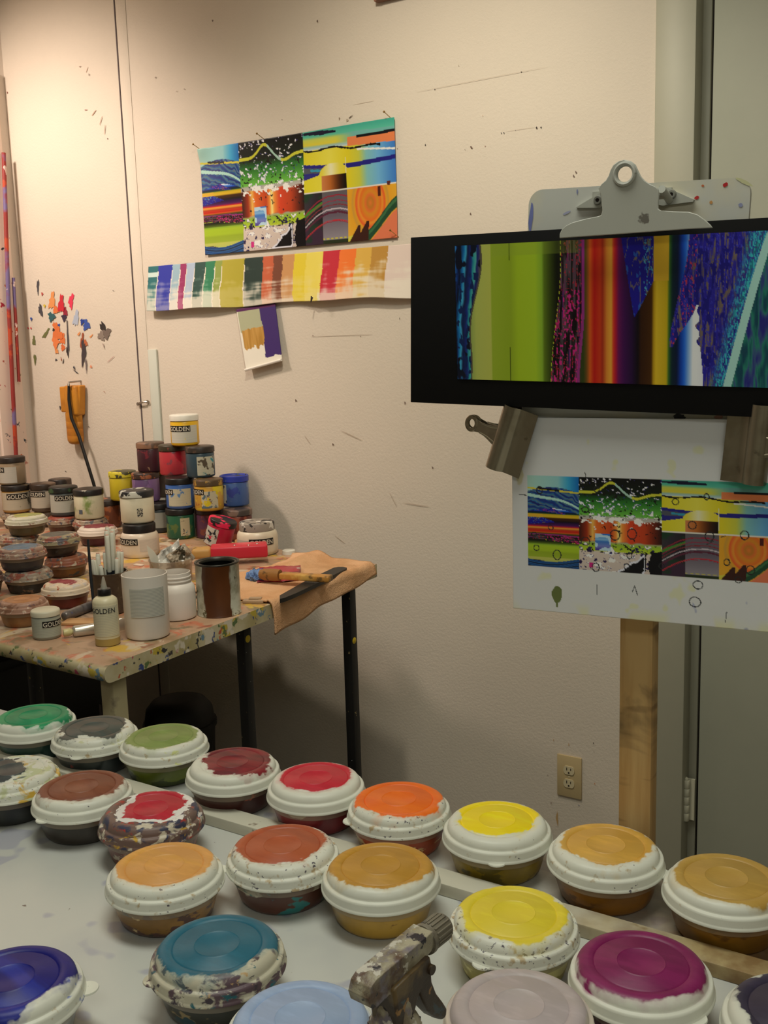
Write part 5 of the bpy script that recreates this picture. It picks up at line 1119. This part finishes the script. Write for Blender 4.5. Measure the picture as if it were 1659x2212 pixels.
# marker and metal tube, wood offcut
def lying(name, label, cat, pa, pb, prof, m, r, group=None):
    """prof = [(length fraction, radius)] along the axis from pa to pb, lying on the table"""
    A = tc(*pa); B = tc(*pb); d = (B - A); L = d.length
    o = thing(name, label, cat, A, group=group)
    M = Matrix.Translation((0, 0, r)) @ d.to_track_quat('Z', 'Y').to_matrix().to_4x4()
    return o, L, M
M_gray = mat('marker_grey', (120, 112, 108), .3, .2, .5, splats=[((80, 90, 150), 30, .68), ((90, 84, 80), 20, .6, .05)])
o, L, M = lying('marker', 'fat grey marker lying on the table in front of the dark red tub', 'marker', (138, 1343), (214, 1312), None, None, .0115)
b = bmesh.new(); lathe(b, [(0, 0), (.007, .001), (.0098, .004), (.0112, .012), (.0115, L * .45)], 24, M); link('cap', b, M_gray, o)
b = bmesh.new(); lathe(b, [(.0105, L * .45), (.0112, L * .46), (.0112, L * .97), (.009, L), (0, L)], 24, M); link('barrel', b, mat('marker_barrel', (104, 98, 98), .35, 0, .4, splats=[((70, 86, 150), 14, .62)]), o)
M_tube = mat('aluminium_tube', (206, 200, 186), .28, .65, .5)
o, L, M = lying('paint_tube', 'crimped white metal paint tube lying behind the squeeze bottle', 'tube', (138, 1379), (270, 1361), None, None, .012)
b = bmesh.new(); lathe(b, [(0, 0), (.0075, 0), (.0080, .002), (.0080, .014), (.0065, .016), (.0055, .018)], 20, M); link('cap', b, mat('tube_cap', (206, 196, 140), .3), o)
b = bmesh.new(); n = 20; rings = []
for i, (z, rx, ry) in enumerate(((.018, .006, .006), (.021, .0115, .0115), (.024, .0125, .0125), (L * .5, .0125, .0115), (L * .8, .0138, .006), (L * .97, .0150, .0012), (L, .0150, .0012))):
    rings.append([b.verts.new(M @ Vector((rx * math.cos(2 * PI * k / n) if False else ry * math.cos(2 * PI * k / n), rx * math.sin(2 * PI * k / n), z))) for k in range(n)])
for r0, r1 in zip(rings, rings[1:]):
    for k in range(n): b.faces.new((r0[k], r0[(k + 1) % n], r1[(k + 1) % n], r1[k]))
b.faces.new(rings[0]); b.faces.new(rings[-1])
link('tube_body', b, M_tube, o, smooth=50)
M_wood = mat('pale_wood', (206, 160, 110), .55, 0, .3, splats=[((180, 130, 84), 20, .55, .1)])
p = tc(175, 1346)
b = bmesh.new(); box(b, (0, 0, .0035), (.075, .045, .006), .001); o = link('wood_offcut', b, M_wood); o.location = p; o.rotation_euler = (0, 0, .5)
tag(o, 'flat pale wood offcut under the metal paint tube', 'wood scrap')

# container of wrappers and palette knives behind the open jar
p = contact(372, 1262, TZ, .055)
g = G('clear_box'); g.b.inputs['Transmission Weight'].default_value = .75
M_clear = g.done(rgba((214, 200, 184)), .12, 0, .5)
o = thing('clear_container', 'clear round container of crumpled wrappers and scrapers behind the open jar', 'container', p)
b = bmesh.new(); lathe(b, [(0, 0), (.050, 0), (.053, .004), (.0560, .052), (.0575, .054), (.0575, .057), (.0550, .057), (.0515, .006), (0, .003)], 40); link('container_wall', b, M_clear, o)
fwd = Vector((p.x, p.y, 0)).normalized(); rgt = Vector((fwd.y, -fwd.x, 0))
def crumple(name, label, cat, org, ax, ay, sx, sy, m, seed, amp=.008, parent=None, n=12):
    b = bmesh.new(); rn = random.Random(seed); gr = []
    for i in range(n + 1):
        row = []
        for k in range(n + 1):
            u, v = i / n - .5, k / n - .5
            q = ax * u * sx + ay * v * sy + ax.cross(ay).normalized() * (amp * math.sin(u * 9 + seed) * math.cos(v * 7 + seed) + rn.uniform(-amp, amp) * .35)
            row.append(b.verts.new(q))
        gr.append(row)
    for i in range(n):
        for k in range(n): b.faces.new((gr[i][k], gr[i + 1][k], gr[i + 1][k + 1], gr[i][k + 1]))
    o = link(name, b, m, parent, smooth=20); md = o.modifiers.new('thickness', 'SOLIDIFY'); md.thickness = .0008
    o.location = org
    if label: tag(o, label, cat)
    return o
M_foil = mat('foil_white', (222, 220, 212), .35, .05, .5, splats=[((150, 148, 140), 26, .58, .05)])
crumple('foil_wrapper', 'crumpled silvery wrapper sticking up out of the clear container', 'wrapper', p + Vector((0, 0, .058)) + fwd * .012 - rgt * .006, (rgt * .8 + Vector((0, 0, .5))).normalized(), (fwd * .4 + Vector((0, 0, .9))).normalized(), .075, .056, M_foil, 3)
crumple('clear_wrapper', 'crumpled clear wrapper with a dark logo in the clear container', 'wrapper', p + Vector((0, 0, .060)) + rgt * .026 - fwd * .008, (rgt * .7 + Vector((0, 0, .4)) + fwd * .2).normalized(), (Vector((0, 0, .8)) - rgt * .5).normalized(), .060, .050, mat('wrapper_clear', (170, 156, 136), .2, 0, .6, splats=[((70, 64, 50), 26, .60), ((206, 200, 190), 34, .64)]), 5)
b = bmesh.new()
prism(b, [(-.004, -.03), (.004, -.03), (.013, .0), (.010, .02), (0, .042), (-.006, .02), (-.008, 0)], .0015)
o = link('palette_scraper', b, M_pw, smooth=30); o.location = p + Vector((0, 0, .060)) - rgt * .044 - fwd * .012; o.rotation_euler = (.1, -.35, math.atan2(rgt.y, rgt.x))
tag(o, 'white pointed scraper leaning at the left of the clear container', 'scraper')

# red strip tool with wooden end
pa = tc(424, 1212); pb_ = tc(578, 1192)
pa = contact(422, 1221, TZ, .0); pb_ = contact(579, 1212, TZ, .0); pa.z += .014; pb_.z += .014
d = (pb_ - pa); L = d.length; ang_ = math.atan2(d.y, d.x)
o = thing('red_scraper_tool', 'bright red wrapped flat tool with a tan wooden end lying behind the paint can', 'tool', pa, (0, 0, ang_))
b = bmesh.new(); box(b, (.02, .0, .021), (.055, .05, .030), .010, None, 4); link('wooden_end', b, mat('tan_end', (196, 150, 84), .5, splats=[((120, 96, 60), 40, .62)]), o)
b = bmesh.new(); box(b, (.045 + (L - .045) / 2, 0, .021), (L - .045, .062, .036), .006, None, 3); rb = link('red_wrap', b, mat('red_vinyl', (206, 44, 62), .4, 0, .4, splats=[((226, 80, 90), 12, .62, .06)]), o)
for fx, fy in ((.55, -.012), (.74, -.022), (.86, -.006)):
    b = bmesh.new(); lathe(b, [(0, .0022), (.003, .0015), (.004, 0)], 12, Matrix.Translation((fx * L, fy, .039))); link('staple', b, M_steel, rb)
b = bmesh.new(); box(b, (0, 0, .018), (.03, .02, .036), .003); o = link('wood_block', b, M_wood); o.location = contact(506, 1196, TZ, .01) + Vector((.0, .03, 0)); o.rotation_euler = (0, 0, .4)
tag(o, 'small pale wooden block between the tilted red jar and the white jar', 'wood block')

# towel hanging over the table edge
g = G('peach_terry')
c = g.mix(g.step(g.noise(9, 4, 1), .54, .12), rgba((232, 184, 142)), rgba((216, 164, 120)))
c = g.mix(g.math('MULTIPLY', g.step(g.noise(6, 4, 3), .60, .08), .5), c, rgba((176, 132, 84)))
g.bump(g.math('ADD', g.noise(420, 2, 4), g.noise(120, 2, 5)), .9, .0022)
M_towel = g.done(c, .9, 0, .1)
b = bmesh.new(); nu, nv = 60, 56; gr = []
def towel_pt(u, v):
    """u along the table edge from front to back, v from the inner hem over the edge to the outer hem"""
    y = 1.850 + u * .462
    ex = NRx + (FRx - NRx) * (y - NRy) / (FRy - NRy) + .002
    hang = .074 - .044 * u + .003 * math.sin(u * 9 + 1) - .002 * math.sin(u * 21)
    inner = .235 + .045 * math.sin(u * 5 + .6) + .07 * u
    s = v * (inner + hang) - inner
    ripple = .5 + .5 * math.sin(u * 17 + 3 * v)
    bumpy = .0022 * math.sin(u * 23 + v * 6) + .0015 * math.sin(v * 17 - u * 9)
    fold = .018 * math.exp(-((s + .185 ) / .040) ** 2) * max(0, min(1, (u - .45) * 2.5)) + .004 * math.exp(-((u - 1) / .06) ** 2)
    if s < -.010: return Vector((ex + s, y + .006 * math.sin(v * 9), TZ + .0015 + abs(bumpy) + fold))
    if s < .012:
        t = (s + .010) / .022 * PI / 2
        return Vector((ex - .010 + .014 * math.sin(t), y, TZ - .008 + .014 * math.cos(t) + abs(bumpy) * math.cos(t)))
    return Vector((ex + .004 + .006 * ripple * min(1, (s - .012) / .03) + .0015 * math.sin(u * 7), y, TZ - .008 - (s - .012)))
for i in range(nu + 1): gr.append([b.verts.new(towel_pt(i / nu, k / nv)) for k in range(nv + 1)])
for i in range(nu):
    for k in range(nv): b.faces.new((gr[i][k], gr[i + 1][k], gr[i + 1][k + 1], gr[i][k + 1]))
tw = tag(link('towel', b, M_towel, smooth=80), 'peach terry towel draped over the right edge of the corner table', 'towel')
md = tw.modifiers.new('thickness', 'SOLIDIFY'); md.thickness = .004; md.offset = 1

# blue rag, red packet, squeegee, scraps
b = bmesh.new(); bmesh.ops.create_icosphere(b, subdivisions=4, radius=1)
for v in b.verts:
    n = v.co.normalized(); k = 1 + .16 * math.sin(n.x * 7 + n.z * 5) * math.cos(n.y * 6) + .10 * math.sin(n.x * 15 + n.y * 11)
    v.co = Vector((n.x * .030 * k, n.y * .026 * k, max(-.016, n.z * .017 * k)))
o = link('blue_rag', b, mat('rag_blue', (112, 142, 190), .8, splats=[((60, 84, 130), 30, .60, .04)])); p = tc(541, 1262); o.location = p + Vector((0, .03, .016))
tag(o, 'crumpled blue rag beside the paint can', 'rag')
M_pack = mat('packet_red', (176, 36, 52), .3, 0, .5, splats=[((206, 190, 184), 9, .70), ((120, 20, 34), 14, .6, .05)])
pq = tc(604, 1250)
crumple('red_packet', 'dark red packet under the wooden squeegee handle', 'packet', pq + Vector((0, 0, .014)), Vector((.8, .6, 0)).normalized(), Vector((-.6, .8, .05)).normalized(), .11, .15, M_pack, 8, .003)
A = tc(604, 1290, .020); B = tc(740, 1220, .022)
d = B - A; o = thing('squeegee', 'squeegee with black rubber blade and worn wooden handle lying on the towel', 'squeegee', A, (0, 0, math.atan2(d.y, d.x)))
L = d.length
M_rub = mat('rubber_black', (40, 36, 32), .5, splats=[((84, 76, 66), 40, .68)])
b = bmesh.new(); prism(b, [(0, 0), (.03, -.016), (L * .5, -.024), (L - .012, -.020), (L, -.012), (L + .003, 0), (L - .004, .014), (L - .02, .018), (L * .5, .016), (.06, .012), (.01, .006)], .010, Matrix.Translation((0, 0, .0)) @ Matrix.Rotation(PI / 2, 4, 'X') @ Matrix.Translation((0, -.014, 0)))
link('blade', b, M_rub, o, smooth=30)
H0 = tc(715, 1250, .03); H1 = tc(607, 1243, .03); H2 = tc(563, 1240, .03)
inv = Matrix.Rotation(-math.atan2(d.y, d.x), 4, 'Z') @ Matrix.Translation(-A)
h0, h1, h2 = inv @ H0, inv @ H1, inv @ H2
M_hand = mat('worn_handle', (196, 138, 66), .45, splats=[((120, 90, 50), 26, .58, .03), ((214, 170, 90), 20, .6, .04), ((70, 90, 150), 40, .76)])
def bar(b, p0, p1, wd, ht, bev):
    d = p1 - p0; M = Matrix.Translation((p0 + p1) / 2) @ d.to_track_quat('X', 'Z').to_matrix().to_4x4(); box(b, (0, 0, 0), (d.length, wd, ht), bev, M, 3)
b = bmesh.new(); bar(b, h0, h1, .028, .016, .004); hd_ = link('handle', b, M_hand, o)
b = bmesh.new(); tube(b, [h1 + (h0 - h1) * -.02, h1 + (h2 - h1) * .3, h1 + (h2 - h1) * .8, h2], [.0145, .016, .015, .012], 16); link('grip', b, mat('worn_grip', (156, 108, 56), .5, splats=[((96, 70, 40), 30, .56, .03)]), hd_)
b = bmesh.new(); bar(b, inv @ tc(520, 1283, .003), inv @ tc(580, 1281, .003), .03, .002, .0006)
link('scrap', b, M_steel, None).location = (0, 0, 0)
sc = bpy.data.objects['scrap']; sc.matrix_world = inv.inverted(); sc.name = 'putty_blade'; tag(sc, 'thin grey metal blade lying right of the paint can', 'blade')
p = tc(548, 1302)
b = bmesh.new(); box(b, (0, 0, .004), (.05, .022, .008), .002); box(b, (.004, .004, .010), (.03, .016, .004), .001); o = link('wood_chip', b, mat('grey_wood', (180, 150, 120), .6)); o.location = p; o.rotation_euler = (0, 0, .5); tag(o, 'small greyish wooden scrap near the front table edge by the towel', 'wood scrap')
p = tc(624, 1196)
o = thing('jar_lid', 'small white screw lid lying at the back edge of the table behind the towel', 'lid', p)
b = bmesh.new(); lathe(b, [(0, .012), (.016, .012), (.019, .010), (.020, 0), (.018, 0), (.017, .009), (0, .009)], 28); link('lid_top', b, M_whitelid, o)
for i in range(6):
    p = tc((300, 322, 306, 418, 430, 424)[i], (1222, 1232, 1240, 1262, 1290, 1318)[i])
    b = bmesh.new(); box(b, (0, 0, .002), (.03, .014, .004), .001); o = link('paper_scrap', b, mat('scrap_%d' % i, ((226, 206, 186), (214, 160, 120), (190, 120, 80), (206, 150, 110), (60, 56, 54), (226, 200, 170))[i], .6))
    o.location = p; o.rotation_euler = (0, 0, i * 1.1)
    tag(o, ('white paper scrap behind the pen pot', 'peach paper scrap between the pens and the open jar', 'orange paper scrap right of the pen pot', 'tan scrap beside the clear container', 'dark scrap between the open jar and the paint can', 'pale scrap at the foot of the paint can')[i], 'scrap')

# ochre tool hanging on the wall
M_och = mat('ochre_plastic', (206, 138, 44), .45, 0, .4, splats=[((186, 116, 36), 8, .55, .08)])
pt0 = at(155, 832, Y=BY - .03)
o = thing('ochre_wall_tool', 'ochre yellow ribbed tool hanging on the wall under the paint dabs', 'tool', (pt0.x, BY, pt0.z))
b = bmesh.new(); box(b, (.004, -.026, -.066), (.066, .044, .130), .010, None, 3); link('head', b, M_och, o)
b = bmesh.new(); box(b, (-.044, -.022, -.062), (.036, .032, .112), .006, None, 3); link('side_flap', b, M_och, o)
b = bmesh.new(); box(b, (.040, -.020, -.056), (.014, .030, .118), .005, Matrix.Rotation(.10, 4, 'Y'), 3); link('fin', b, M_och, o)
pr_ = [(0, 0), (.026, 0), (.034, -.0)]
b = bmesh.new()
lathe(b, [(0, -.258), (.020, -.257), (.030, -.252), (.036, -.240), (.037, -.222), (.0362, -.220), (.037, -.218), (.0372, -.190), (.0364, -.188), (.0372, -.186), (.0374, -.160), (.0366, -.158), (.0374, -.156), (.0374, -.120), (0, -.118)], 32, Matrix.Translation((-.006, -.026, 0)) @ Matrix.Diagonal((1, .62, 1, 1)))
link('grip', b, M_och, o)
b = bmesh.new(); tube(b, [(.016, 0, .016), (.016, -.056, .014), (.016, -.058, -.002)], .004, 10); link('hook', b, M_steel, o)
q1 = at(200, 1045, Y=BY - .06) - Vector(o.location)
b = bmesh.new(); tube(b, [(.012, -.054, .006), (.012, -.058, -.06), (.020, -.060, -.14), (.030 + q1.x * .2, -.058, q1.z * .62), (q1.x, -.055, q1.z * 1.19), (q1.x + .015, -.05, q1.z * 1.19 - .10)], [.004, .006, .0062, .0062, .006, .006], 10); link('cord', b, M_black, o)
o.scale = (1, 1, .84)
